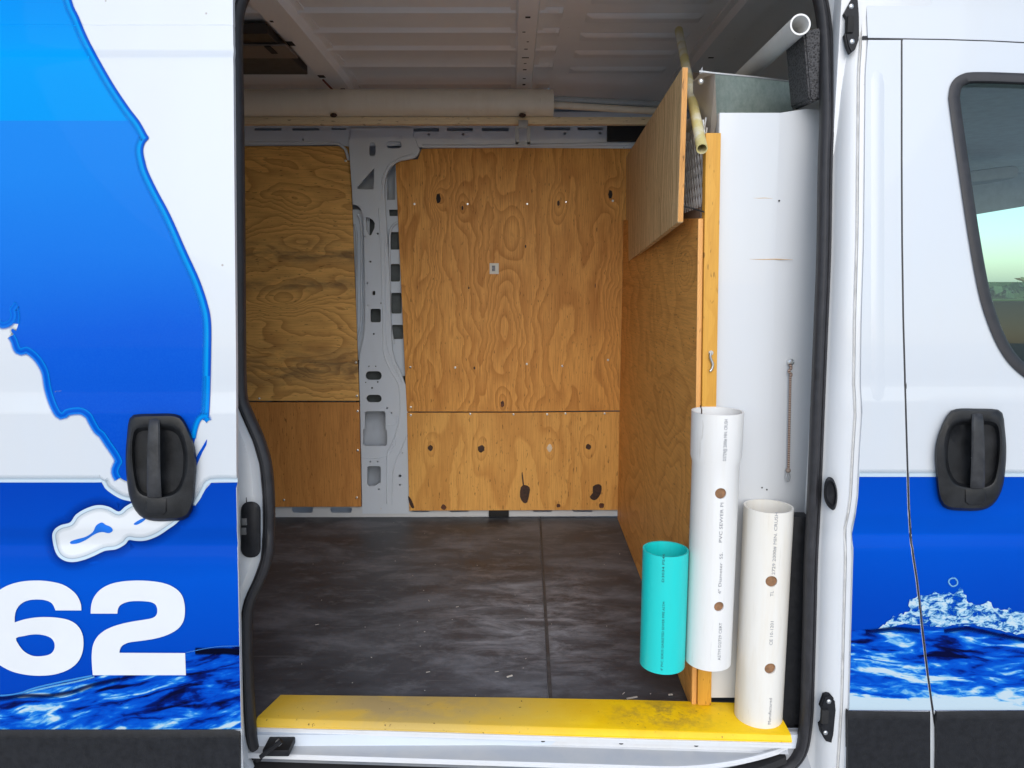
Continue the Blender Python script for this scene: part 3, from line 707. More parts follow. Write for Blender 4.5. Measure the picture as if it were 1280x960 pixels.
# --- sill below the opening
yf = lambda x: .056 - .049 * x
xs = [-.80 + i * .02 for i in range(82)]
def sline(dy, z, x0=-.68, x1=.70, curl=0):
    out = []
    for x in xs:
        if x0 <= x <= x1:
            t = max(0, (x - .36) / .34); out.append(Vector((x, yf(x) + dy + curl * t * t * .9, z + curl * t * t * .25)))
    return out
sill = loft('sill_step', [sline(.25, -.004), sline(.0, -.004), sline(-.004, -.006), sline(-.004, -.014), sline(.004, -.016), sline(.018, -.017), sline(.020, -.022), sline(.019, -.039), sline(.012, -.041)], 'sill', van, 30)
loft('step_ledge', [sline(.012, -.0405), sline(-.035, -.045, curl=.07), sline(-.042, -.047, curl=.075)], m_paint('ledge_grey_paint', (.40, .42, .45), 1.5), sill, 30)
loft('step_edge', [sline(-.042, -.0468, curl=.075), sline(-.046, -.050, curl=.075), sline(-.046, -.058, curl=.075), sline(-.040, -.061, curl=.075)], 'sill', sill, 30)
loft('lower_panel', [sline(.02, -.042, curl=.05), sline(-.02, -.062, curl=.09), sline(-.022, -.075, curl=.09), sline(-.03, -.078, curl=.09)], m_paint('lower_grey_paint', (.26, .29, .34), 1.5), sill, 30)
loft('lower_track', [sline(-.030, -.0775, curl=.09), sline(-.055, -.080, curl=.09), sline(-.060, -.095, curl=.09), sline(-.02, -.12, curl=.09), sline(-.02, -.4, curl=.09)], 'dark', sill, 30)
bm = B(); box(bm, (.56, .075, -.3), (.80, .085, -.006)); obj('sill_corner', bm, m_paint('corner_grey_paint', (.24, .27, .32), 1.5), sill)
for x in (-.43, -.34, -.24, -.06, .08, .28, .47):
    bm = B(); c = Vector((x, yf(x) + .0185, -.029)); tube(bm, [c + Vector((0, .002, 0)), c + Vector((0, -.0015, 0))], .0035 if x == -.34 else .0055, 10)
    for v in bm.verts: v.co.z = c.z + (v.co.z - c.z) * .5
    obj('sill_hole', bm, 'dark', sill, 40)
# roller bracket at the left end of the step
bm = B(); a_ = onY(331, 914, .04); b_ = onY(365, 938, .04)
box(bm, (a_.x, .015, b_.z), (b_.x, .09, -.017), .003); br = obj('roller_bracket', bm, 'trim', sill, 40)
c = onY(348, 929, .012); bm = B(); tube(bm, [c + Vector((0, .006, 0)), c, c + Vector((0, -.004, 0))], [.0085, .0085, .006], 6); obj('bolt_head', bm, 'steel', sill, 30)
bm = B(); p1 = onY(326, 946, .0); p2 = onY(352, 926, .0)
tube(bm, [p1, p2], .006, 8); obj('roller_arm', bm, 'trim', sill, 40)
# van floor pan and mats
bm = B(); box(bm, (-2.6, .07, -.05), (.95, 1.84, -.012)); obj('floor_pan', bm, 'metal', van)

# --- far wall: outer skin, rails, post
bm = B()
R_ = [[bm.verts.new((x, wallY(z) + .075, z)) for x in (-2.6, .96)] for z in (-.05, .3, .6, .9, 1.2, 1.5, 1.8, 1.98)]
for p_, q_ in zip(R_, R_[1:]): bm.faces.new((p_[0], p_[1], q_[1], q_[0]))
obj('side_wall_skin', bm, 'outer', van)
W0 = lambda z: wallY(z)
def slots(L): return [rrect(*q) for q in L]
rail_t = [[(230, 140), (860, 140), (860, 186), (528, 184), (522, 184), (515, 176), (505, 182), (436, 183), (430, 182), (420, 181), (300, 182), (230, 182)]]
plate('upper_wall_rail', rail_t + slots([(318, 160, 352, 163.4, 1), (365, 160, 399, 163.4, 1), (414, 160, 433, 162.5, 1), (478, 160, 494, 161.6, .6), (517, 160, 549, 164.5, 1), (559, 159.5, 591, 164, 1), (602, 159.5, 636, 164, 1), (680, 159, 713, 163, 1), (722, 159, 754, 163, 1)]) + [circ(579, 168, 1.8), circ(706, 167, 1.8), circ(750, 166.5, 1.8), circ(379, 175, 1.5), circ(536, 168, 1.8)], lambda z: wallY(z) - .012, 'metal', van, .004)
# rolled bead under the rail
bm = B(); tube(bm, [onS(x, y, W0, -.014) for x, y in ((528, 183), (600, 183), (660, 182), (760, 180), (860, 180))], .008, 10); obj('rail_bead', bm, 'metal', van, 60)
bm = B(); tube(bm, [onS(x, y, W0, -.012) for x, y in ((230, 179), (300, 179), (410, 178), (424, 180), (432, 187), (436, 200))], .007, 10); obj('rail_bead', bm, 'metal', van, 60)
bm = B(); p_ = onS(759, 157, W0, -.02); q_ = onS(818, 177, W0, -.02); box(bm, (p_.x, wallY(1.8) - .045, q_.z), (q_.x, wallY(1.8) - .013, p_.z), .002); obj('dark_gap_block', bm, 'dark', van)  # dark block standing in for the shade of a gap at the rail
# post
PL = [(436, 178), (438, 210), (440, 236), (441, 255)] + sp([(441, 255), (448, 258), (453, 266), (454.5, 280), (455.5, 320), (456.5, 370), (456.5, 405)])[1:] + sp([(456.5, 405), (454, 425), (449.5, 447), (449, 470), (450, 500), (451.5, 560), (453, 642)])[1:]
PR = [(513, 642), (511.5, 600), (510.5, 540), (509, 500), (507, 482), (502, 468), (494, 452), (490, 436), (488.5, 400), (486.5, 340), (484, 300), (481.5, 260), (480.5, 236)] + sp([(480.5, 236), (482, 222), (488, 210), (498, 202), (512, 199), (520, 196), (524.5, 188), (522, 182)])[1:] + [(519, 174), (516, 170), (516, 160), (440, 160)]
holes = [
    [(p.x, p.y) for p in spline([(466, 212, 0), (467.5, 214, 0), (467, 234, 0), (465, 236.5, 0), (449, 236.5, 0), (447, 234, 0), (449, 231, 0)], 2, True)],
    [(457.5, 272), (459, 271), (466, 275), (468.5, 279), (468, 285), (464, 294), (461.5, 294), (458, 287)],
    rrect(461.5, 178, 469.5, 195.5, 4), rrect(483, 177, 502, 185.5, 4), rrect(463, 386, 476, 403, 2), rrect(457, 464, 477, 475, 5), rrect(458, 493.5, 477, 503, 5),
    [(456, 516), (458, 514), (480, 514), (482, 516), (482, 537), (484, 538), (484, 555), (481, 557.5), (456, 557.5), (453.5, 555), (454, 537), (456, 536)],
    [(459, 584), (461, 582.5), (474, 582.5), (476, 584.5), (476, 603), (468, 607.5), (461, 607.5), (459, 605.5)],
    rrect(465.5, 363.5, 469, 369, 1.5)] + [circ(x, y, r, 7) for x, y, r in ((456.5, 295.5, 1.3), (472, 292, 1.5), (463, 327, 1.4), (459.5, 354, 1.4), (467, 417.5, 1.4), (460, 381.5, 1), (476, 379, 1), (484, 510, 1.3), (489.5, 516, 1.2), (461, 458, 1), (469.5, 458, 1), (472, 477.5, 1.3), (465, 485, 1.4), (457, 478, .9), (463, 577, 1.2), (472, 577, 1.2), (500, 595, 2), (500, 606, 1.4), (473.5, 611.5, 1.3), (476, 636, 1.3), (503, 566, 1), (477.5, 345, 1), (477.5, 341, 1), (484, 308, 1))]
post = plate('wall_post', [PL + PR] + holes, lambda z: wallY(z) - .030, 'metal', van, .012)
# pressed ridge lines on the post
def ridge(L, r=.004, yo=-.030, mat='metal', nm='pressed_ridge'):
    bm = B(); tube(bm, [onS(p.x, p.y, W0, yo) for p in spline([(a_, b_, 0) for a_, b_ in L], 5)], r, 8); obj(nm, bm, mat, post, 60)
ridge([(474, 260), (477, 330), (479, 400), (480, 440), (488, 462), (498, 480), (500, 500), (498, 530), (490, 555), (484, 572), (484, 630)])
ridge([(481, 300), (483, 380), (484, 430), (494, 460), (503, 478)], .003)
ridge([(477, 250), (478, 225), (486, 207), (500, 198), (518, 192)], .0035)
ridge([(484, 531), (494, 531), (496, 520)], .002)
ridge([(452, 572), (475, 572), (488, 566), (496, 548)], .0025)
ridge([(508, 545), (500, 565), (493, 580), (491, 600), (490, 632)], .003)
# side wings behind the post (deeper pressed channels seen between post and plywood)
plate('wall_channel', [[(438, 262), (462, 262), (462, 450), (444, 450)]], lambda z: wallY(z) + .02, 'metal', van, .004)
plate('wall_channel', [[(478, 200), (520, 200), (524, 470), (488, 470)], [(484, 207), (484, 250), (494, 250), (494, 200.5), (487, 202)], [(486, 262), (497, 262), (497, 270), (487, 270)], rrect(487, 290, 500, 312, 2), rrect(488, 330, 500, 352, 2), rrect(489, 366, 502, 392, 2), rrect(490, 406, 504, 424, 2)] , lambda z: wallY(z) + .012, 'metal', van, .006)
ridge([(447, 268), (452, 285), (452, 350), (452, 400), (447, 425)], .006, .012)
ridge([(443, 280), (446, 300), (446, 360), (446, 410)], .006, .012, 'outer')
ridge([(497, 278), (488, 288), (487, 320), (488, 400), (492, 430)], .006, .004)
# dark backing sheet: shade of the wall cavities put into its colour
plate('cavity_backing', [[(445, 262), (512, 262), (512, 508), (445, 508)]], lambda z: wallY(z) + .055, m_plain('cavity_shade', (.10, .115, .12), .7, var=.2), van, .002)
# lower rail
bl = [(300, 634), (800, 632), (800, 645), (300, 647)]
plate('lower_wall_rail', [bl] + slots([(365, 632.5, 391, 641, 3), (413, 634, 440, 641, 3), (515, 634, 537, 640, 2), (562, 634, 586, 640, 2), (666, 633, 690, 640, 2), (716, 633, 741, 640, 2)]), lambda z: wallY(z) - .026, 'jamb', van, .004)
bm = B(); p_ = onY(611, 637, 1.78); q_ = onY(636, 646, 1.78); box(bm, (p_.x, 1.775, q_.z), (q_.x, 1.795, p_.z), .003); obj('rail_plug', bm, 'dark', van, 40)

# --- plywood lining
def dk(p): return (p.z, p.x)
YB = 1.775
kn_up = [(548, 248, 9, 13), (578, 260, 4, 7), (698, 254, 5, 8), (763, 243, 8, 12), (657, 308, 3, 4)]
kn_lo = [(538, 560, 7, 8), (601.5, 561, 9, 10), (687, 560, 8, 9, 1), (735.5, 558.5, 7, 8), (554.5, 634, 7, 6), (698, 632, 5, 8), (752, 632, 7, 6), (628, 505, 4, 6)]
def K(L, amp, s): return [(onY(k[0], k[1], YB).z, onY(k[0], k[1], YB).x, s, amp) for k in L]
m_up = m_ply('plywood_fir', (.86, .43, .10), (.38, .12, .016), 'Z', 'X', 17, .7, 3.6, 10, K(kn_up[:4], 2.6, .035) + K([(640, 290)], 2.4, .06) + K([(628, 500)], 2, .035), 2.1, .95, .5, sharp=1.7)
m_lo = m_ply('plywood_pine', (.84, .45, .115), (.46, .17, .028), 'Z', 'X', 9, .6, 3.0, 4.5, K(kn_lo[:4], 1.8, .032), 6.4, .85, .4, sharp=2.4)
m_lu = m_ply('plywood_weathered', (.94, .55, .165), (.34, .13, .025), 'X', 'Z', 17, 1.3, 4.6, 14, [(-1.0, 1.50, .05, 2.2), (-1.04, 1.06, .055, 3), (-.95, .72, .05, 2)], 3.3, .95, .3, ((.09, .07, .045), .7, [(1.27, .05), (.74, .09), (1.13, .03)]), sharp=1.6)
m_ll = m_ply('plywood_mahogany', (.64, .29, .075), (.38, .14, .032), 'Z', 'X', 3, .4, 9, 9, [], 8.8, .6, .5)
def panel(name, L, mat, y=YB, th=.012, parent=van):
    q = [onY(a_, b_, y) for a_, b_ in L]; bm = B()
    f = bm.faces.new([bm.verts.new(p) for p in q]); f.normal_update()
    if f.normal.y > 0: f.normal_flip()
    r = bmesh.ops.extrude_face_region(bm, geom=[f])
    for g in r['geom']:
        if isinstance(g, bmesh.types.BMVert): g.co.y += th
    bmesh.ops.bevel(bm, geom=[e_ for e_ in bm.edges], offset=.0012, segments=1, affect='EDGES')
    return obj(name, bm, mat, parent)
p_up = panel('plywood_panel', [(494.5, 207), (494, 200), (522, 199), (527, 186), (800, 179), (790, 513), (650, 514.5), (508.5, 514.5)], m_up)
p_lo = panel('plywood_panel', [(508.6, 516), (650, 516), (790, 514.6), (786, 637.5), (511.5, 638.5)], m_lo)
p_lu = panel('plywood_panel', [(200, 183), (436, 182.5), (439, 230), (449, 501), (200, 501)], m_lu)
p_ll = panel('plywood_panel', [(200, 503), (449, 503), (451.5, 633.5), (200, 634)], m_ll)
def knot(parent, x, y, r, sx=1, mat='knot', y_=YB, up=1.2):
    c = onY(x, y, y_); rr = r / 265; bm = B()
    N_ = 12; rings = []
    for s_, dy in ((1, .0005), (.85, -.0016), (.4, -.0008)):
        rings.append([bm.verts.new(c + Vector((math.cos(t * 2 * math.pi / N_) * rr * s_ * sx * (1 + .12 * math.sin(3 * t + x)), dy, math.sin(t * 2 * math.pi / N_) * rr * s_ * up * (1 + .15 * math.cos(2 * t + y))))) for t in range(N_)])
    for a_, b_ in zip(rings, rings[1:]):
        for i in range(N_): bm.faces.new((a_[i], a_[(i + 1) % N_], b_[(i + 1) % N_], b_[i]))
    bm.faces.new(rings[-1]); obj('knot', bm, mat, parent, 50)
M['knot_dark'] = m_plain('knot_hole', (.012, .008, .008), .7, var=.6)
M['knot_red'] = m_plain('knot_red', (.10, .03, .012), .6, var=.5, scale=90)
for k in kn_up: knot(p_up, k[0], k[1], k[2] * .52, .62, 'knot_dark' if k[2] > 6 else 'knot', up=1.35)
for k in kn_lo[:-1]:
    if len(k) == 5: knot(p_lo, k[0], k[1], 4.2, .85, m_plain('knot_plug', (.75, .62, .46), .6))
    else: knot(p_lo, k[0], k[1], k[2] * .52, 1, 'knot_red' if k[1] > 600 else 'knot', up=1.05)
knot(p_up, 628, 505, 3, .8, 'knot_red', up=1.5); knot(p_up, 593, 460, 1.6, .8, 'knot'); knot(p_up, 586, 360, 1.2, .8); knot(p_up, 744, 357, 1.2, .5, up=2.5)
def blotch(parent, L, y=YB):
    bm = B(); q = [onY(p.x, p.y, y) - Vector((0, .0009, 0)) for p in spline([(a_, b_, 0) for a_, b_ in L], 2, True)]
    fill2(bm, [q]); obj('torn_patch', bm, 'knot', parent)
blotch(p_lo, [(651, 609), (656, 606), (662, 609), (662, 616), (659, 628), (654, 628), (650, 621)])
blotch(p_lo, [(741, 608), (748, 605), (752, 608), (751, 617), (746, 624), (741, 625), (737, 621), (741, 616)])
blotch(p_lo, [(653, 590), (654, 596), (655, 606), (653.4, 606), (652.4, 598), (652, 592)])
blotch(p_lo, [(510, 620), (514, 624), (518, 634), (515, 635), (512, 630)])
scr = B(); tube(scr, [Vector((0, .001, 0)), Vector((0, -.0015, 0)), Vector((0, -.0025, 0))], [.0055, .0055, .003], 10)
bmesh.ops.recalc_face_normals(scr, faces=scr.faces); sme = bpy.data.meshes.new('screw'); scr.to_mesh(sme); scr.free(); sme.materials.append(M['screw'])
for par, L in ((p_up, [(518, 255), (584.5, 255), (659, 255), (707.5, 252.5), (766, 251), (513, 459), (569, 459.5), (658.5, 455), (703, 457.5), (760, 450), (513.5, 509)]), (p_lo, [(513.5, 519), (588, 517.5), (642, 518), (684, 518), (707, 517), (756, 517)]), (p_lu, [(432, 201), (445, 453), (446, 495), (324, 498)]), (p_ll, [(447, 514), (447, 563), (446, 622), (355, 625)])):
    for x, y in L: inst('screw', sme, par, onY(x, y, YB - .0005))
bm = B(); p_ = onY(612, 329, YB); q_ = onY(623.5, 342.5, YB); box(bm, (p_.x, YB - .0012, q_.z), (q_.x, YB + .0005, p_.z))
stk = obj('paper_sticker', bm, m_plain('sticker', (.75, .74, .68), .7), p_up)
bm = B(); p_ = onY(615, 332, YB); q_ = onY(619, 339, YB); box(bm, (p_.x, YB - .0016, q_.z), (q_.x, YB - .001, p_.z)); obj('sticker_print', bm, 'ink', p_up)

# --- roof
def roofz(y): return 1.985 - .10 * max(0, (abs(y - .86) - .62) / .34) ** 2.2 + .012 * (1 - ((y - .86) / .9) ** 2)
riby = []
for py in (-70, -40, -12, 14, 39, 61, 81, 100):
    riby.append(onZ(640, py, 1.985).y)
def rib_sec(y0, y1, h=.010):
    ysx = [y0]; sec = [(y0, roofz(y0))]
    rr = [r for r in riby if y0 < r < y1]
    for i, r in enumerate(rr):
        sec.append((r, roofz(r))); sec.append((r + .022, roofz(r) - h)); sec.append((r + .034, roofz(r) - h * .9))
        nx = rr[i + 1] if i + 1 < len(rr) else y1
        sec.append((lerp(r + .034, nx, .5), roofz(r) - h * .2))
    sec.append((y1, roofz(y1)))
    return sec
sec = rib_sec(-.02, 1.78)
def roofstrip(x0, x1, s_): 
    bm = B(); A_ = [bm.verts.new((x0, y, z)) for y, z in s_]; B_ = [bm.verts.new((x1, y, z)) for y, z in s_]
    for i in range(len(s_) - 1): bm.faces.new((A_[i], A_[i + 1], B_[i + 1], B_[i]))
    return bm
roof = obj('roof', roofstrip(-2.6, .16, sec), 'roofm', van, 25)
sec2 = [(-.02 + i * .06, roofz(-.02 + i * .06)) for i in range(31)]
obj('roof_sheet', roofstrip(.16, 3.2, sec2), 'roofm', roof, 40)
for i, r in enumerate(riby):
    for (x0, x1) in ((.10, .165), (.25 - .01 * i * .3, .62)):
        if x0 > .2 and i % 1 == 0: r2 = r + .05
        else: r2 = r
        if r2 > 1.56: continue
        bm = B(); q = []
        for x, e_ in ((x0, 0), (x0 + .02, 1), (x1 - .02, 1), (x1, 0)):
            q.append([bm.verts.new((x, r2 + dy, roofz(r2 + dy) - .0006 - h * e_)) for dy, h in ((0, 0), (.016, .010), (.03, .009), (.09, .0))])
        for a_, b_ in zip(q, q[1:]):
            for k in range(3): bm.faces.new((a_[k], a_[k + 1], b_[k + 1], b_[k]))
        obj('roof_rib', bm, 'roofm', roof, 30)
def bow(x, wd, drop, holes_, mat='roofm'):
    bm = B(); rows = []
    for i in range(28):
        y = .0 + i * .064; zr = roofz(y)
        rows.append([bm.verts.new((x + a_ * wd, y, zr - .004 - drop * b_)) for a_, b_ in ((-.72, -.35), (-.72, .05), (-.5, .05), (-.40, 1), (-.3, 1.0), (.3, 1.0), (.40, 1), (.5, .05), (.72, .05), (.72, -.35))])
    for a_, b_ in zip(rows, rows[1:]):
        for k in range(9): bm.faces.new((a_[k], a_[k + 1], b_[k + 1], b_[k]))
    o = obj('roof_bow', bm, mat, van, 25)
    for (hx, hy, lx, ly) in holes_:
        bm = B(); z = roofz(hy) - .004 - drop; box(bm, (x + hx - lx / 2, hy - ly / 2, z - .0012), (x + hx + lx / 2, hy + ly / 2, z + .0006), 0); obj('bow_hole', bm, 'dark', o)
    return o
bow(.05, .075, .024, [(0, .78, .016, .012), (-.01, .92, .010, .006), (.005, 1.02, .008, .005), (0, 1.10, .012, .006), (0, 1.20, .026, .008), (0, 1.27, .010, .006), (0, 1.35, .014, .01), (0, 1.47, .012, .008), (0, 1.55, .012, .02)])
b2 = bow(-.735, .11, .030, [(-.03, .80, .01, .012), (-.035, 1.02, .022, .045), (-.03, 1.42, .025, .035), (.02, 1.58, .018, .02), (0, 1.62, .006, .006)])
bow(.74, .10, .024, [(0, 1.2, .02, .01)])
# wiring by the rear bow
bm = B(); tube(bm, [Vector((-.76, 1.42, 1.945)), Vector((-.74, 1.52, 1.925)), Vector((-.71, 1.57, 1.93)), Vector((-.66, 1.6, 1.925)), Vector((-.58, 1.63, 1.915))], .004, 8); obj('wiring', bm, m_plain('red_wire', (.14, .03, .02), .5), b2, 50)
# dark roof hatch left of the bow
bm = B(); p_ = onZ(270, 26, 1.985); q_ = onZ(402, 80, 1.985)
box(bm, (-1.7, p_.y, 1.945), (-.80, q_.y, 1.978), .004); ht = obj('roof_hatch', bm, m_plain('hatch_plastic', (.035, .028, .024), .5), van)
bm = B(); p_ = onZ(300, 54, 1.945); q_ = onZ(352, 70, 1.945); box(bm, (-1.35, p_.y, 1.936), (q_.x + .06, q_.y, 1.944), .003); obj('hatch_frame', bm, m_plain('hatch_frame', (.16, .13, .11), .5), ht)
bm = B(); p_ = onZ(330, 57, 1.936); q_ = onZ(347, 66, 1.936); box(bm, (p_.x, p_.y, 1.932), (q_.x, q_.y, 1.9355), .001); obj('hatch_latch', bm, 'dark', ht)
# front header behind the opening's upper right corner, rear closure, outer roof
bm = B(); box(bm, (-2.6, -.0, 2.03), (3.2, 1.9, 2.05)); obj('roof_outer_skin', bm, 'paint', van)
bm = B(); box(bm, (-2.64, .02, -.1), (-2.6, 1.9, 2.04)); obj('rear_door', bm, 'jamb', van)
# side wall above the opening (inner header) and panels behind the open door
bm = B(); box(bm, (-2.6, .095, 1.86), (3.2, .12, 2.04)); obj('door_header', bm, 'roofm', van)
bm = B(); box(bm, (-2.6, .10, -.1), (-.78, .12, 1.9)); obj('rear_side_panel', bm, 'jamb', van)
# --- cab behind the partition
cab = m_plain('cab_liner', (.48, .50, .51), .8, var=.1)
bm = B()
fill2(bm, [[Vector((x, 0, z)) for x, z in ((.9, -.3), (3.2, -.3), (3.2, 2.0), (.9, 2.0))], [Vector((x, 0, z)) for x, z in ((1.35, 1.03), (2.95, 1.03), (2.85, 1.56), (2.4, 1.49), (2.1, 1.44), (1.6, 1.41), (1.35, 1.40))]])
for v in bm.verts: v.co.y = 1.86
obj('cab_side_wall', bm, cab, van)
bm = B(); box(bm, (1.0, 1.75, -.2), (3.0, 1.858, 1.05), .02); obj('door_trim', bm, m_plain('door_trim_grey', (.035, .042, .045), .8, spec=.2), van, 40)
bm = B(); fill2(bm, [[Vector((x, 0, z)) for x, z in ((1.3, 1.0), (3.0, 1.0), (2.9, 1.57), (1.3, 1.57))]])
for v in bm.verts: v.co.y = 1.875
obj('cab_window_pane', bm, 'glass', van)
bm = B(); box(bm, (1.0, .12, 1.64), (3.2, 1.85, 1.68), .02); obj('headliner', bm, m_plain('headliner', (.78, .80, .80), .9), van, 40)
bm = B(); box(bm, (1.2, 1.3, 1.50), (2.0, 1.5, 1.55), .02, Matrix.Rotation(-.12, 3, 'Y')); obj('sun_visor', bm, m_plain('visor', (.40, .40, .40), .9), van, 40)
bm = B(); box(bm, (2.75, .05, -.2), (3.2, 1.84, .85), .05); obj('dashboard', bm, 'trim', van, 40)
bm = B(); box(bm, (1.0, .05, -.22), (3.2, 1.84, -.18)); obj('cab_floor', bm, 'trim', van)

# ------------------------------------------------------------------ rubber mats
def m_mat():
    n = NT('rubber_mat'); p = n.pos()
    a_ = n.noise(n.mapv(p, (1, 2.2, 1)), 2.2, 6, .62, .4); b_ = n.noise(n.mapv(p, (9, 17, 1), rot=(0, 0, .4)), 1, 5, .7); g = n.noise(p, 240, 3, .7)
    c = n.ramp(a_, [(.32, (.026, .031, .040)), (.5, (.062, .070, .084)), (.66, (.15, .162, .185))])
    c = n.mix(n.ramp(b_, [(.52, 0), (.75, .5)]), c, (.22, .235, .26))
    d = n.node('ShaderNodeVectorMath', operation='DISTANCE'); n.put(d.inputs[0], n.mapv(p, (1, .7, 1))); d.inputs[1].default_value = (.07, .50, 0)
    sp_ = n.math('MULTIPLY', n.ramp(d.outputs[1], [(.0, 1), (.42, 0)]), n.ramp(n.noise(n.mapv(p, (5, 13, 1), rot=(0, 0, .35)), 1, 8, .75, .5), [(.44, 0), (.72, 1)]))
    c = n.mix(n.math('MULTIPLY', sp_, .8), c, (.52, .56, .63))
    c = n.mix(n.ramp(g, [(.66, 0), (.78, .5)]), c, (.16, .15, .14))
    scr_ = n.ramp(n.noise(n.mapv(p, (3, 70, 1), rot=(0, 0, -.05)), 1, 3), [(.66, 0), (.73, .4)]); c = n.mix(scr_, c, (.20, .205, .215))
    n.set(c, n.rng(a_, .3, .7, .42, .68), 0, 0, .5); n.bump(n.math('ADD', g, n.math('MULTIPLY', b_, .7)), .3, .001); return n.m
mm = m_mat()
def quadslab(L, z0, z1, bev=.001):
    bm = B(); f = bm.faces.new([bm.verts.new((x, y, z0)) for x, y in L]); r = bmesh.ops.extrude_face_region(bm, geom=[f])
    for g in r['geom']:
        if isinstance(g, bmesh.types.BMVert): g.co.z = z1
    if bev: bmesh.ops.bevel(bm, geom=bm.edges[:], offset=bev, segments=2, affect='EDGES')
    return bm
s0 = onZ(674, 646, 0); s1 = onZ(684, 872, 0)
mat1 = obj('rubber_mat', quadslab([(-2.5, .10), (s1.x, .10), (s0.x, 1.795), (-2.5, 1.795)], -.012, 0), mm); tag(mat1, 'wide scuffed black rubber mat covering most of the van floor', 'floor mat', 'rubber floor mats')
mat2 = obj('rubber_mat', quadslab([(s1.x + .002, .10), (.93, .10), (.93, 1.795), (s0.x + .002, 1.795)], -.012, -.0012), mm); tag(mat2, 'narrow black rubber mat between the floor seam and wooden partition', 'floor mat', 'rubber floor mats')
bm = quadslab([(s1.x + .001, .10), (s1.x + .012, .10), (s0.x + .009, 1.795), (s0.x + .001, 1.795)], -.002, .0018, .0005); obj('seam_strip', bm, m_plain('seam_strip', (.055, .056, .06), .6, var=.4), mat2)
bm = B(); rnd = random.Random(11)
for i in range(46):
    px, py = rnd.uniform(330, 850), rnd.uniform(650, 872); q = onZ(px, py, .0015)
    if q.x > .47 or q.y > 1.75: continue
    l = rnd.choice((.0012, .0015, .002, .0012, .006)); a_ = rnd.uniform(0, 3.1)
    box(bm, (q.x - l, q.y - .0008, .0003), (q.x + l, q.y + .0008, .0015), 0, Matrix.Rotation(a_, 3, 'Z'))
for px, py, l, a_ in ((790, 872, .016, .3), (803, 807, .006, 0), (838, 868, .006, .2), (637, 845, .009, .5)):
    q = onZ(px, py, .003); box(bm, (q.x - l, q.y - .002, .001), (q.x + l, q.y + .002, .004), 0, Matrix.Rotation(a_, 3, 'Z'))
tag(obj('shavings', bm, m_plain('shaving', (.5, .47, .42), .7)), 'pale plastic shavings scattered over the black floor mats', 'shavings', kind='stuff')

# ------------------------------------------------------------------ yellow threshold board
def m_yellow():
    n = NT('yellow_paint'); p = n.pos(); X = n.xyz(p)
    a_ = n.noise(n.mapv(p, (3, 5, 1)), 2.0, 5, .62, .3); g = n.noise(p, 300, 3, .7)
    d = n.node('ShaderNodeVectorMath', operation='DISTANCE'); n.put(d.inputs[0], n.mapv(p, (1, 2.4, 1))); d.inputs[1].default_value = (-.28, .40, 0)
    dirt = n.math('MULTIPLY', n.ramp(d.outputs[1], [(.12, 1), (.55, 0)]), n.ramp(a_, [(.3, .5), (.55, 1)]))
    d2 = n.node('ShaderNodeVectorMath', operation='DISTANCE'); n.put(d2.inputs[0], n.mapv(p, (1, 2, 1))); d2.inputs[1].default_value = (.40, .23, 0)
    dirt2 = n.math('MULTIPLY', n.ramp(d2.outputs[1], [(.02, 1), (.2, 0)]), n.ramp(n.noise(p, 22, 5, .7), [(.45, 0), (.65, .8)]))
    c = n.mix(n.math('MULTIPLY', dirt, .95), n.ramp(a_, [(.35, srgb(232, 186, 8)), (.65, srgb(246, 204, 18))]), srgb(166, 146, 104))
    c = n.mix(dirt2, c, srgb(120, 100, 60))
    sp_ = n.ramp(n.noise(p, 60, 4, .68), [(.66, 0), (.71, .85)]); c = n.mix(sp_, c, srgb(60, 48, 30))
    c = n.mix(n.ramp(g, [(.6, 0), (.8, .35)]), c, srgb(150, 120, 60))
    n.set(c, .5, 0, 0, .4); n.bump(g, .2, .001); return n.m
TZ = .019
front = [onZ(x, y, 0.006) for x, y in ((319, 907), (480, 911), (640, 916), (800, 921), (990, 926))]
ft = [onZ(x, y, TZ) for x, y in ((321, 897.5), (480, 902.5), (640, 907.5), (800, 912.5), (989, 918.5))]
bk = [onZ(x, y, TZ) for x, y in ((351, 868.5), (480, 870), (640, 872), (800, 875), (962, 880))]
bk[-1] = Vector((.705, bk[-1].y, TZ)); 
bm = B(); rows = []
for f_, t_, k_ in zip(front, ft, bk):
    rows.append([bm.verts.new(p) for p in (Vector((f_.x, f_.y, .001)), f_, Vector((t_.x, t_.y, TZ - .002)), Vector((t_.x, t_.y + .004, TZ)), k_, Vector((k_.x, k_.y + .002, .001)))])
for a_, b_ in zip(rows, rows[1:]):
    for i in range(6): bm.faces.new((a_[i], a_[(i + 1) % 6], b_[(i + 1) % 6], b_[i]))
bm.faces.new(rows[0]); bm.faces.new(rows[-1][::-1])
tag(obj('threshold_board', bm, m_yellow(), None, 30), 'worn yellow painted board lying along the door sill', 'board')
bm = B(); rows = []
for f_ in front: rows.append([bm.verts.new(Vector((f_.x + dx, f_.y + dy, z))) for dx, dy, z in ((0, -.004, -.0035), (0, -.004, .0015), (0, .03, .0008), (0, .03, -.0035))])
for a_, b_ in zip(rows, rows[1:]):
    for i in range(4): bm.faces.new((a_[i], a_[(i + 1) % 4], b_[(i + 1) % 4], b_[i]))
bm.faces.new(rows[0]); bm.faces.new(rows[-1][::-1]); obj('sill_lip', bm, 'sill', sill)

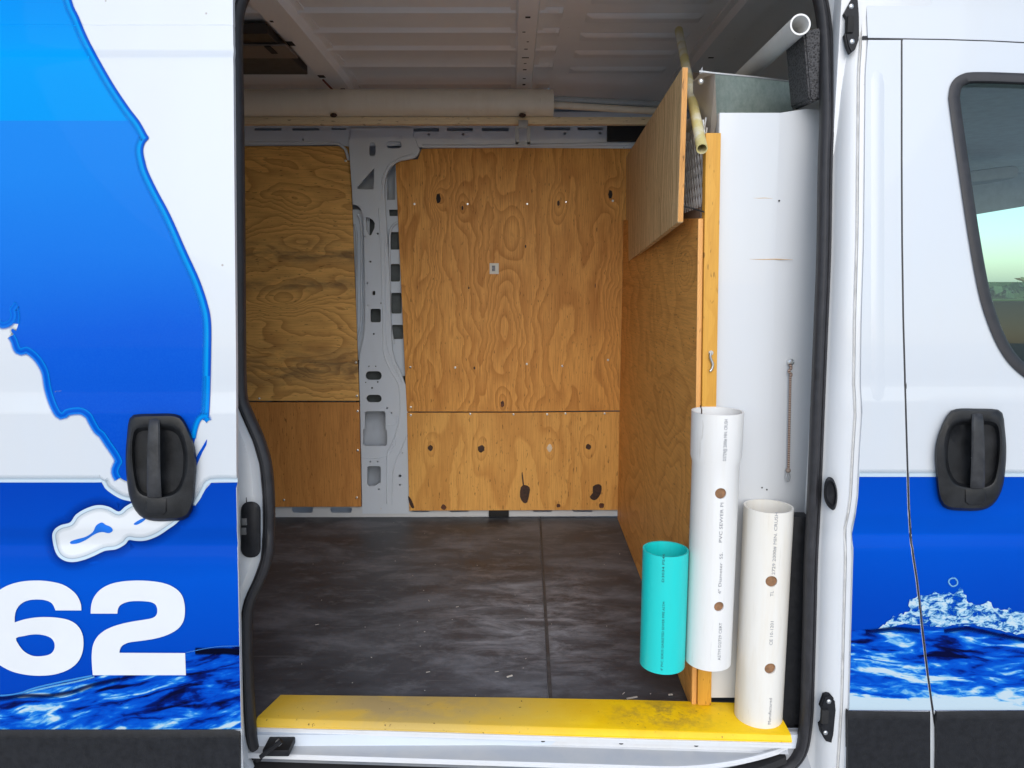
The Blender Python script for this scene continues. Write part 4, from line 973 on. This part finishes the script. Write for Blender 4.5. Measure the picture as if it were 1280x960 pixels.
# ------------------------------------------------------------------ partition with shelving
PY = .150                                              # front face of the post
part = empty('partition_shelf', (.55, .5, 0), 'plywood partition with orange wooden post and white metal end panel', 'partition')
def slabx(F, Bk, th, mat, name, parent):
    """sheet between a front edge F (bottom, top) and a back edge Bk, th thick towards +x"""
    bm = B(); q = [F[0], F[1], Bk[1], Bk[0]]
    f = bm.faces.new([bm.verts.new(p) for p in q]); r = bmesh.ops.extrude_face_region(bm, geom=[f])
    for g in r['geom']:
        if isinstance(g, bmesh.types.BMVert): g.co.x += th
    bmesh.ops.bevel(bm, geom=bm.edges[:], offset=.001, segments=1, affect='EDGES')
    return obj(name, bm, mat, parent)
fb = onY(864, 878, .165); ftop = onY(874, 273, .165); lowx = fb.x
m_pl = m_ply('plywood_birch', (.86, .43, .11), (.44, .16, .03), 'Y', 'Z', 11, 1.6, 2.6, 4, [(.35, 1.18, .05, 5), (.6, .75, .12, 5), (.9, .5, .1, 4)], 12.5, .8, .45, sharp=2.0)
m_pu = m_ply('plywood_pale', (.94, .68, .36), (.30, .15, .05), 'Z', 'Y', 3, .25, 13, 30, [], 15.2, 1.2, .6, sharp=2.0)
low = slabx((Vector((lowx, .165, .0)), Vector((ftop.x, .165, ftop.z))), (Vector((.512, 1.77, .002)), Vector((.512, 1.77, 1.42))), .016, m_pl, 'plywood_sheet', part)
e1 = onX(852, 338, lowx + .004)
def kx(px, py, r, mat, sy=1.0):
    t = onX(px, py, lowx - .0012 + (.512 - lowx) * .1); bm = B(); L = []
    for i in range(10): L.append(bm.verts.new(t + Vector((0, math.cos(i * .628) * r * sy * (1 + .2 * math.sin(2.3 * i)), math.sin(i * .628) * r * 1.2))))
    bm.faces.new(L); bmesh.ops.extrude_face_region(bm, geom=bm.faces[:]); obj('knot', bm, mat, low)
kx(853, 342, .013, 'knot', 1.6); kx(849, 333, .009, 'knot_red', 1.6); kx(843, 640, .007, 'knot', 1.5); kx(845, 528, .004, 'knot', 1.5); kx(851, 528, .004, 'knot', 1.5)
u1, u0 = onY(858.5, 84, .19), onY(855.5, 278, .19); v1, v0 = onY(786, 196, 1.70), onY(786, 329, 1.70)
ux = .5 * (u0.x + u1.x) - .014
up = slabx((Vector((ux, .19, u0.z)), Vector((ux, .19, u1.z))), (Vector((v0.x - .012, 1.70, v0.z)), Vector((v1.x - .012, 1.70, v1.z))), .014, m_pu, 'plywood_sheet', part)
# lamination lines on the sheet's front edge
ora = m_ply('pine_post', (.64, .33, .045), (.48, .215, .025), 'Z', 'X', 2.2, .6, 20, 40, [], 4.4, .55, .25, sharp=2)
bm = B(); box(bm, (ux + .0005, .1885, u0.z + .002), (ux + .0135, .1898, u1.z - .002)); obj('sheet_edge', bm, m_ply('ply_edge', (.72, .36, .10), (.30, .12, .04), 'Z', 'X', 1, .5, 30, 230, [], 1.1, .9, .4), part)
b0 = onY(872.5, 878, PY); b1 = onY(889.5, 878, PY); t0 = onY(882.5, 166, PY); t1 = onY(903, 166, PY)
xa, xb = .5 * (b0.x + t0.x), .5 * (b1.x + t1.x)
def lean(bm, xr):                                     # the partition leans a little at the top
    for v in bm.verts: v.co.x += xr * v.co.z
    return bm
LN = (t0.x - b0.x) / t0.z
xa, xb = b0.x, b1.x
bm = B(); box(bm, (xa, PY, .0205), (xb, PY + .03, t0.z), .002); lean(bm, LN); post2 = obj('wood_post', bm, ora, part, 30)
bm = B(); box(bm, (lowx + .0005, .158, .003), (xa - .0015, .1645, ftop.z - .002), .001); lean(bm, LN); obj('sheet_edge', bm, m_ply('ply_edge2', (.74, .39, .12), (.5, .2, .05), 'Z', 'X', 1, .5, 30, 230, [], 2.1, .8, .3), part, 30)
# hook on the post
hk = [onY(x, y, PY - .006) for x, y in ((888.5, 441), (888, 447), (891, 455), (890, 461), (887.5, 464))]
bm = B(); tube(bm, spline(hk, 4), .0032, 8); obj('hook', bm, 'steel', part, 60)
bm = B(); c = onY(888.5, 441, PY); tube(bm, [c + Vector((0, .002, 0)), c + Vector((0, -.003, 0))], .006, 10); obj('screw', bm, 'steel', part, 40)
# white metal end panel, folded
WY = PY + .022
wz0 = onY(900, 872, WY).z
def wl(px, py, y=WY): return onY(px, py, y)
whp = m_paint('panel_white_paint', (.59, .615, .645), .4)
xl_ = xb + .001; ztop = wl(905, 141).z
zr = wl(1010, 140).z
XW, XW2 = wl(966, 400).x - LN * 1.1, wl(1001, 400).x - LN * 1.1
sect = [(xl_, WY + .30), (xl_, WY + .002), (xl_ + .002, WY), (XW, WY), (XW + .003, WY + .001), (XW2, WY + .012), (XW2 + .2, WY + .08)]
bm = B(); cols = []
for k, (x, y) in enumerate(sect):
    zt_ = ztop if k < 5 else ztop + .012
    cols.append([bm.verts.new((x, y, z)) for z in (wz0, .6, 1.2, zt_)])
for a_, b_ in zip(cols, cols[1:]):
    for i in range(3): bm.faces.new((a_[i], a_[i + 1], b_[i + 1], b_[i]))
lean(bm, LN); wp = obj('white_end_panel', bm, whp, part, 25)
# rust scratches and marks on the panel
for (x0, y0, x1, y1, r) in ((937, 324, 991, 324.5, .0011), (941, 247.5, 966, 248, .0007)):
    bm = B(); tube(bm, [wl(lerp(x0, x1, t), lerp(y0, y1, t) + math.sin(t * 9) * .4, WY + .0002) for t in (0, .3, .6, 1)], [r * .3, r, r * 1.2, r * .4], 6); obj('scratch', bm, m_plain('rust_scratch', (.55, .36, .19), .7), part)
for x, y in ((952.5, 609.5), (958.5, 612), (974, 251)):
    bm = B(); c = wl(x, y); tube(bm, [c + Vector((0, .002, 0)), c - Vector((0, .0006, 0))], .0022, 8); obj('drill_hole', bm, 'dark', part)
# left metal return, galvanised tray behind
m_galv = NT('galvanised'); pz = m_galv.pos(); vz = m_galv.noise(m_galv.mapv(pz, (1, 1, 1)), 60, 4, .7)
m_galv.set(m_galv.ramp(vz, [(.3, (.34, .43, .39)), (.7, (.50, .58, .53))]), .30, .6); M['galv'] = m_galv.m
bm = B(); q = [onY(893, 150, .20), onY(895.5, 93, .20), onY(872, 88, .42), onY(862, 160, .42)]
q = [onY(896, 152, .19), onY(894, 92, .19), onY(876, 91, .23), onY(866, 102, .36), onY(866, 215, .36), onY(884, 215, .23)]
bm.faces.new([bm.verts.new(p) for p in q]); bmesh.ops.extrude_face_region(bm, geom=bm.faces[:])
obj('metal_return', bm, m_paint('return_paint', (.62, .56, .50), 1.6), part)
bm = B(); q = [onY(874, 92, .23), onY(878, 83, .23), onY(879, 91, .225)]; bm.faces.new([bm.verts.new(p) for p in q]); bmesh.ops.extrude_face_region(bm, geom=bm.faces[:]); obj('bent_tab', bm, 'jamb', part)
bm = B(); c = onY(876, 102, .212); bmesh.ops.create_uvsphere(bm, u_segments=10, v_segments=6, radius=.008)
for v in bm.verts: v.co += c
obj('bolt_head', bm, 'screw', part, 60)
bm = B(); L = [onY(893, 92, .21), onY(940, 96.5, .30), onY(993, 103, .40), onY(990, 160, .40), onY(935, 165, .30), onY(893, 165, .21)]
vs_ = [bm.verts.new(p) for p in L]; bm.faces.new((vs_[0], vs_[1], vs_[4], vs_[5])); bm.faces.new((vs_[1], vs_[2], vs_[3], vs_[4]))
tray = obj('galvanised_sheet', bm, 'galv', part)
bm = B(); tube(bm, [onY(874, 89, .208), onY(893, 91.5, .209), onY(940, 96, .299), onY(993, 102.5, .399)], .0022, 6); obj('sheet_rim', bm, 'jamb', part, 60)
# dark inside of the shelf above the panel
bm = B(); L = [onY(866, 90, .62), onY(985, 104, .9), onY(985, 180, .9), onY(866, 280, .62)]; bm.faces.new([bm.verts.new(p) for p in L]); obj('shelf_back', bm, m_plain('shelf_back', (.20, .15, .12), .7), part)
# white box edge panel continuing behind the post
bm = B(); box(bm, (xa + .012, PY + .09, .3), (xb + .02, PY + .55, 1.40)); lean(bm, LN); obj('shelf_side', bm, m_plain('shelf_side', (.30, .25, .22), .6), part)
# expanded metal mesh
bm = B(); x0 = ftop.x + .014; rnd = random.Random(2)
yy0, yy1, zz0, zz1 = .19, .62, 1.33, 1.54
ny, nz_ = 16, 8
for i in range(ny + 1):
    for j in range(nz_ + 1):
        y = lerp(yy0, yy1, (i + .5 * (j % 2)) / ny); z = lerp(zz0, zz1, j / nz_)
        if j < nz_:
            for s_ in (-1, 1):
                y2 = lerp(yy0, yy1, (i + .5 * (j % 2) + .5 * s_) / ny); z2 = lerp(zz0, zz1, (j + 1) / nz_)
                tube(bm, [Vector((x0, y, z)), Vector((x0, y2, z2))], .0022, 4, False)
tag(obj('expanded_metal_mesh', bm, m_plain('mesh_zinc', (.62, .63, .64), .45, .3), part), kind='stuff')
bm = B(); tube(bm, [onY(855, 258, .187), onY(868, 261, .17), onY(880, 265, .149)], .0018, 6); obj('nail', bm, 'dark', part)
# dirt-brown streak on the metal return
# black lower trim beside the opening
tr = [(976, 664), (1014, 712), (1013, 945), (993, 925), (984, 905), (976, 880)]
bm = B(); q = [onY(x, y, .115) for x, y in tr]; q2 = [Vector((p.x + (.05 if i in (1, 2) else 0), .24, p.z)) for i, p in enumerate(q)]
f = bm.faces.new([bm.verts.new(p) for p in q]); r = bmesh.ops.extrude_face_region(bm, geom=[f])
for g in r['geom']:
    if isinstance(g, bmesh.types.BMVert): g.co.y += .05
bmesh.ops.bevel(bm, geom=bm.edges[:], offset=.003, segments=2, affect='EDGES')
obj('pillar_trim', bm, 'trim', van, 40)
bm = B(); box(bm, (.70, .10, -.02), (.95, .14, .56), .004); obj('pillar_inner_panel', bm, 'trim', van, 40)
bm = B(); box(bm, (.745, .09, .5), (.95, .135, 1.88), .004); obj('pillar_inner_panel', bm, 'jamb', van, 40)

# ------------------------------------------------------------------ bungee cord
cord = empty('bungee_cord', onY(987, 452, WY), 'thin brown bungee cord hanging from a screw on white panel', 'cord')
CYo = WY - .006
cd_ = [onY(x, y, CYo) for x, y in ((988, 469), (987.3, 500), (986.5, 540), (985.6, 585))]
n = NT('cord_braid'); zz_ = n.xyz(n.pos())[2]; n.set(n.ramp(n.math('FRACT', n.math('MULTIPLY', zz_, 170)), [(.3, (.10, .055, .04)), (.6, (.36, .27, .22))]), .8); M['cord'] = n.m
bm = B(); tube(bm, spline(cd_, 6), .0032, 8); obj('cord', bm, 'cord', cord, 60)
bm = B(); tube(bm, spline([onY(x, y, CYo) for x, y in ((987, 455), (989, 460), (986, 464), (989, 468), (987.5, 471))], 5), .0036, 8); obj('knot', bm, 'cord', cord, 60)
bm = B(); c = onY(988, 452.5, WY); tube(bm, [c + Vector((0, .002, 0)), c - Vector((0, .005, 0)), c - Vector((0, .009, 0))], [.008, .008, .004], 12); obj('screw', bm, 'screw', cord, 40)
bm = B(); bmesh.ops.create_uvsphere(bm, u_segments=10, v_segments=8, radius=.0065); c = onY(985.2, 588, CYo)
for v in bm.verts: v.co += c
obj('cord_end', bm, m_plain('cord_end', (.25, .2, .17), .6), cord, 60)
bm = B(); tube(bm, spline([onY(x, y, CYo) for x, y in ((984, 591), (982.5, 597), (983.5, 601.5), (986.5, 601), (987.5, 596), (986.8, 592))], 5), .0014, 6); obj('wire_hook', bm, 'steel', cord, 60)

# ------------------------------------------------------------------ pipes
def m_pvc(name, col, dirt, amt=.5, edge=None):
    n = NT(name); p = n.pos()
    a_ = n.noise(n.mapv(p, (14, 14, 1.6)), 1, 5, .65); s_ = n.noise(n.mapv(p, (60, 60, 7)), 1, 3)
    c = n.mix(n.math('MULTIPLY', n.ramp(a_, [(.45, 0), (.8, 1)]), amt), col, dirt)
    c = n.mix(n.ramp(s_, [(.72, 0), (.78, .45)]), c, tuple(x * .5 for x in dirt))
    sc1 = n.noise(n.mapv(p, (110, 110, 4), rot=(.06, .05, 0)), 1, 4, .7); sm_ = n.ramp(n.noise(p, 7, 3, .6), [(.45, 0), (.65, 1)])
    c = n.mix(n.math('MULTIPLY', n.math('MULTIPLY', n.ramp(sc1, [(.60, 0), (.70, 1)]), sm_), .35), c, tuple(x * .55 for x in dirt))
    n.set(c, n.rng(a_, .3, .7, .28, .48), 0, 0, .5)
    n.bump(n.noise(p, 60, 3), .04, .001); return n.m
M['pvc'] = m_pvc('pvc_white', (.72, .72, .71), (.62, .56, .45), .35)
M['pvc2'] = m_pvc('pvc_ivory', (.72, .705, .66), (.60, .50, .34), .55)
M['teal'] = m_pvc('pvc_teal', (.01, .56, .54), (.02, .44, .42), .4)
M['pvc_old'] = m_pvc('pvc_old_cream', (.82, .73, .58), (.62, .50, .34), .4)
M['hole'] = m_plain('hole_brown', (.24, .125, .06), .8, var=.3, scale=90)
def pipe(name, c, r, prof_, mat, wall, label, group, tilt=0, cham=0):
    """upright pipe: prof_ = [(z, radius)] bottom to top"""
    o = empty(name, (c[0], c[1], prof_[0][0]), label, 'pipe', group)
    bm = B(); seg = 56
    rings = []
    pts = [(z, rr) for z, rr in prof_] + [(prof_[-1][0] - .0005, prof_[-1][1] - wall)] + [(z, rr - wall) for z, rr in prof_[::-1][1:]]
    for z, rr in pts:
        rings.append([bm.verts.new((c[0] + tilt * (z - prof_[0][0]) + rr * math.cos(t * 2 * math.pi / seg), c[1] + rr * math.sin(t * 2 * math.pi / seg), z)) for t in range(seg)])
    rings.append(rings[0])
    for a_, b_ in zip(rings, rings[1:]):
        for i in range(seg): bm.faces.new((a_[i], a_[(i + 1) % seg], b_[(i + 1) % seg], b_[i]))
    return o, obj('pipe_wall', bm, mat, o, 40)
def drill(o, wall_o, cx, cy, R, px, py, rad):
    """real round hole through the front wall of the pipe"""
    d = None; best = None
    for k in range(60):                                # point of the pipe seen at px, py
        Y = cy - R + k * R / 60; q = onY(px, py, Y)
        e_ = abs(math.hypot(q.x - cx, q.y - cy) - R)
        if best is None or e_ < best[0]: best = (e_, q)
    q = best[1]; nrm = Vector((q.x - cx, q.y - cy, 0)).normalized()
    bm = B(); tube(bm, [q + nrm * .02, q - nrm * .02], rad, 20); bmesh.ops.recalc_face_normals(bm, faces=bm.faces)
    me = bpy.data.meshes.new('drill'); bm.to_mesh(me); bm.free(); cut = bpy.data.objects.new('drill', me)
    COL.objects.link(cut)
    mo = wall_o.modifiers.new('hole', 'BOOLEAN'); mo.operation = 'DIFFERENCE'; mo.solver = 'EXACT'; mo.object = cut
    return q, nrm, cut
CUTS = []
def bake(o):
    dg = bpy.context.evaluated_depsgraph_get(); me = bpy.data.meshes.new_from_object(o.evaluated_get(dg))
    o.modifiers.clear(); o.data = me; smooth(me, 40)
    for c_ in CUTS: bpy.data.objects.remove(c_, do_unlink=True)
    CUTS.clear()
def lettering(o, cx, cy, R, texts, size, ang_px, ink='ink'):
    """ink lettering running up the pipe, wrapped on its surface"""
    for (s, px, py0, py1) in texts:
        cu = bpy.data.curves.new('lettering', 'FONT'); cu.body = s; cu.size = 1; cu.resolution_u = 2
        t = bpy.data.objects.new('tmp', cu); COL.objects.link(t)
        dg = bpy.context.evaluated_depsgraph_get(); me = bpy.data.meshes.new_from_object(t.evaluated_get(dg))
        bpy.data.objects.remove(t, do_unlink=True)
        q0 = onY(px, py0, cy - R * .95); q1 = onY(px, py1, cy - R * .95)
        L = max(v.co.x for v in me.vertices) or 1
        a0 = math.asin(max(-.98, min(.98, (q0.x - cx) / R)))
        for v in me.vertices:
            z = lerp(q0.z, q1.z, v.co.x / L); a_ = a0 - (v.co.y - .35) * size / R
            v.co = Vector((cx + (R + .0005) * math.sin(a_), cy - (R + .0005) * math.cos(a_), z))
        me.materials.clear(); me.materials.append(M[ink])
        link(bpy.data.objects.new('lettering', me), o)
# bell-ended white pipe fixed to the post
def upright(px_c, r, ybase, py_bot, z_known=None):
    pass
R1 = .0570; CY1 = PY - R1 - .004
bf = onY(890, 838, CY1 - R1 * .9)              # front of the lower rim
ct = onY(894, 512, CY1); cb = onY(890.5, 820, CY1)
cx1 = .5 * (onY(891.5, 700, CY1).x + onY(894, 545, CY1).x)
ztop1 = onY(894, 513.5, CY1).z; zb1 = bf.z; zbell = onY(893, 578, CY1 - R1).z
o1, w1 = pipe('pvc_pipe', (cx1, CY1), R1, [(zb1, R1), (zbell - .012, R1), (zbell + .004, R1 + .0045), (ztop1, R1 + .0055)], 'pvc', .0045, 'tall white drain pipe with bell end on wooden post', 'upright pipes by the door')
def holes_(o, wo, cx, cy, R, L):
    info = []
    for px, py, rad in L:
        q, nn, cut = drill(o, wo, cx, cy, R, px, py, rad); CUTS.append(cut); info.append((q, nn, rad))
    bake(wo)
    for q, nn, rad in info:
        bm = B(); c = q - nn * .0065; tube(bm, [c, c - nn * .001], rad + .004, 18); obj('hole_backing', bm, 'hole', o)
holes_(o1, w1, cx1, CY1, R1, [(901, 617, .0135), (899, 758.5, .0125)])
lettering(o1, cx1, CY1, R1 + .0002, [('2000# MIN. CRUSH', 904, 600, 582), ('PVC SEWER PI', 900, 678, 628), ('4" Diameter  SS.', 899, 742, 690), ('ASTM D2729 CERT', 898.5, 825, 778), ('TM D2729', 903, 607, 585)][1:4] , .011, 0)
lettering(o1, cx1, CY1, R1 + .0058, [('D2729@ 2000# MIN. CRUSH', 905, 576, 524)], .011, 0)
bm = B(); p_ = onY(875.5, 507, CY1 - .04); q_ = onY(877, 517, CY1 - R1 - .004); tube(bm, [p_, lerp(p_, q_, .5) + Vector((.001, -.002, 0)), q_], .0016, 6); obj('rim_nail', bm, 'knot', o1)
# shorter white pipe standing on the board
CY3 = onZ(953, 911.5, TZ + .001).y + .0615; R3 = .0600
CY3 = min(CY3, WY - R3 - .002)
cx3 = onY(953.8, 770, CY3).x; zt3 = onY(955, 632.5, CY3).z
o3, w3 = pipe('pvc_pipe', (cx3, CY3), R3, [(TZ + .0005, R3), (.3, R3), (zt3, R3)], 'pvc2', .0045, 'ivory white drilled pipe standing on yellow board', 'upright pipes by the door')
holes_(o3, w3, cx3, CY3, R3, [(964.5, 727, .0142), (963, 836, .0142)])
lettering(o3, cx3, CY3, R3 + .0002, [('2729 2000# MIN. CRUSH', 966, 718, 640), ('TL', 964, 745, 738), ('CE 10-1201', 963, 806, 776), ('Manufactured', 961, 905, 872)], .011, 0)
# teal pipe
CY2 = CY1 + .008; R2 = .0570; 
cx2 = onY(833, 760, CY2).x; cx2 = min(cx2, cx1 - R1 - R2 - .001)
zt2 = onY(832, 686, CY2).z; zb2 = onY(832, 842, CY2 - R2 * .9).z
o2, w2 = pipe('pvc_pipe', (cx2, CY2), R2, [(zb2, R2), (zb2 + .1, R2), (zt2, R2)], 'teal', .0045, 'short bright teal pipe beside tall white pipe', 'upright pipes by the door')
lettering(o2, cx2, CY2, R2 + .0002, [('4" PVC SDR35 GASKETED SEWER PIPE ASTM', 827, 838, 752), ('D3034 PS46', 828.5, 728, 692)], .008, 0, 'ink_dark')
# long pipe lying overhead along the far side
def rod(name, a_, b_, r, mat, wall, label, group=None, seg=28):
    o = empty(name, tuple((a_ + b_) / 2 - Vector((0, 0, r))), label, 'pipe', group)
    bm = B(); tube(bm, [a_, lerp(a_, b_, .5), b_], r, seg, True, wall); obj('pipe_wall', bm, mat, o, 40); return o
YP = 1.50
zc = onY(640, 129.5, YP).z; rp = (onY(640, 111.5, YP).z - onY(640, 146.5, YP).z) / 2
ob = rod('pvc_pipe', Vector((-2.3, YP, zc)), Vector((onY(691.5, 129, YP).x, YP, zc)), rp, 'pvc_old', .005, 'long fat cream pipe lying under the roof', 'pipes stored under the roof')
# wooden rail that carries it
zr0 = onY(500, 158, YP - .016).z
bm = B(); box(bm, (-2.4, YP - .016, zr0 + .008), (.62, YP + .014, zc - rp - .0005), .003)
rl = obj('rack_rail', bm, m_ply('rail_pine', (.78, .64, .42), (.60, .44, .25), 'X', 'Z', 2, .5, 20, 30, [], 3.7, .7, .3), None, 30); tag(rl, 'pale wooden rail carrying the overhead pipes', 'rail')
bm = B(); box(bm, (-2.35, YP + .06, zr0 - .04), (-2.3, wallY(1.8) + .02, zr0 + .02)); obj('rail_bracket', bm, 'metal', rl)
bm = B(); p_ = onY(644, 152, YP - .05); q_ = onY(663, 182, YP - .05)
for a0, b0_, c0, d0 in ((644, 158, 648.5, 181), (658.5, 158, 663, 181), (644, 177, 663, 182), (648, 152, 660, 160)):
    p_ = onY(a0, b0_, YP - .05); q_ = onY(c0, d0, YP - .05); box(bm, (p_.x, YP - .052, q_.z), (q_.x, YP - .046, p_.z), .0015)
p_ = onY(648, 150, YP - .046); q_ = onY(660, 157, YP - .046); box(bm, (p_.x, YP - .046, q_.z), (q_.x, YP - .0165, p_.z), .001)
obj('rail_bracket', bm, m_plain('bracket_grey', (.34, .34, .34), .5), rl, 40)
for x, y in ((417, 144), (653, 144)):
    bm = B(); c = onY(x, y, YP - rp * .8); bmesh.ops.create_uvsphere(bm, u_segments=8, v_segments=6, radius=1)
    for v in bm.verts: v.co = Vector((v.co.x * .015, v.co.y * .008, v.co.z * .009)) + c
    obj('dirt_lump', bm, 'knot', rl, 60)
rod('pvc_pipe', onY(640, 128, YP), onY(850, 141, YP + .02), .014, 'pvc_old', .003, 'thin cream pipe poking out of the fat overhead pipe', 'pipes stored under the roof', 16)
rod('conduit', onY(640, 121, YP + .0), onY(850, 131.5, YP + .03), .013, m_plain('conduit_grey', (.40, .42, .42), .5), .002, 'thin grey conduit above the thin cream pipe', 'pipes stored under the roof', 16)
rod('pvc_pipe', onY(600, 152, YP + .09), onY(850, 150, YP + .08), .012, 'pvc_old', .003, 'thin cream pipe lying lowest behind the wooden rail', 'pipes stored under the roof', 16)
# yellow stained pipe leaning over the plywood
pa = onY(877.5, 186, .10); pb = onY(848.5, 38, .86)
m_st = NT('pvc_stained'); pz = m_st.pos(); m_st.set(m_st.mix(m_st.ramp(m_st.noise(pz, 16, 4, .6), [(.42, 0), (.58, 1)]), (.68, .66, .54), (.60, .52, .22)), .5); 
rod('pvc_pipe', pb, pa, .0130, m_st.m, .0022, 'narrow yellow stained pipe leaning over the plywood edge', 'pipes stored by the partition', 22)
# white pipe by the upper corner of the opening
pa = onY(1000.5, 30.5, .10); yb_ = 1.2; pb = Vector((pa.x + .01, yb_, pa.z - .005))
rod('pvc_pipe', pb, pa, .0235, 'pvc', .004, 'white pipe with open end pointing out above white panel', 'pipes stored by the partition', 28)
# foam block wedged beside it
n = NT('black_foam'); pz = n.pos(); v_ = n.voro(pz, 210); n.set(n.ramp(v_, [(.15, (.012, .012, .013)), (.6, (.075, .075, .08))]), .9); n.bump(v_, .8, .003); M['foam_b'] = n.m
bm = B(); f0 = [onY(x, y, .125) for x, y in ((1005, 38), (1030, 34), (1030, 122), (1017, 127), (1012, 124))]; f1 = [Vector((p.x - .004, .235, p.z + .004)) for p in f0]
va = [bm.verts.new(p) for p in f0]; vb = [bm.verts.new(p) for p in f1]
bm.faces.new(va); bm.faces.new(vb[::-1])
for i in range(5): bm.faces.new((va[i], vb[i], vb[(i + 1) % 5], va[(i + 1) % 5]))
bmesh.ops.bevel(bm, geom=bm.edges[:], offset=.004, segments=2, affect='EDGES')
tag(obj('foam_block', bm, 'foam_b', None, 40), 'black foam block wedged beside the upper door corner', 'foam')
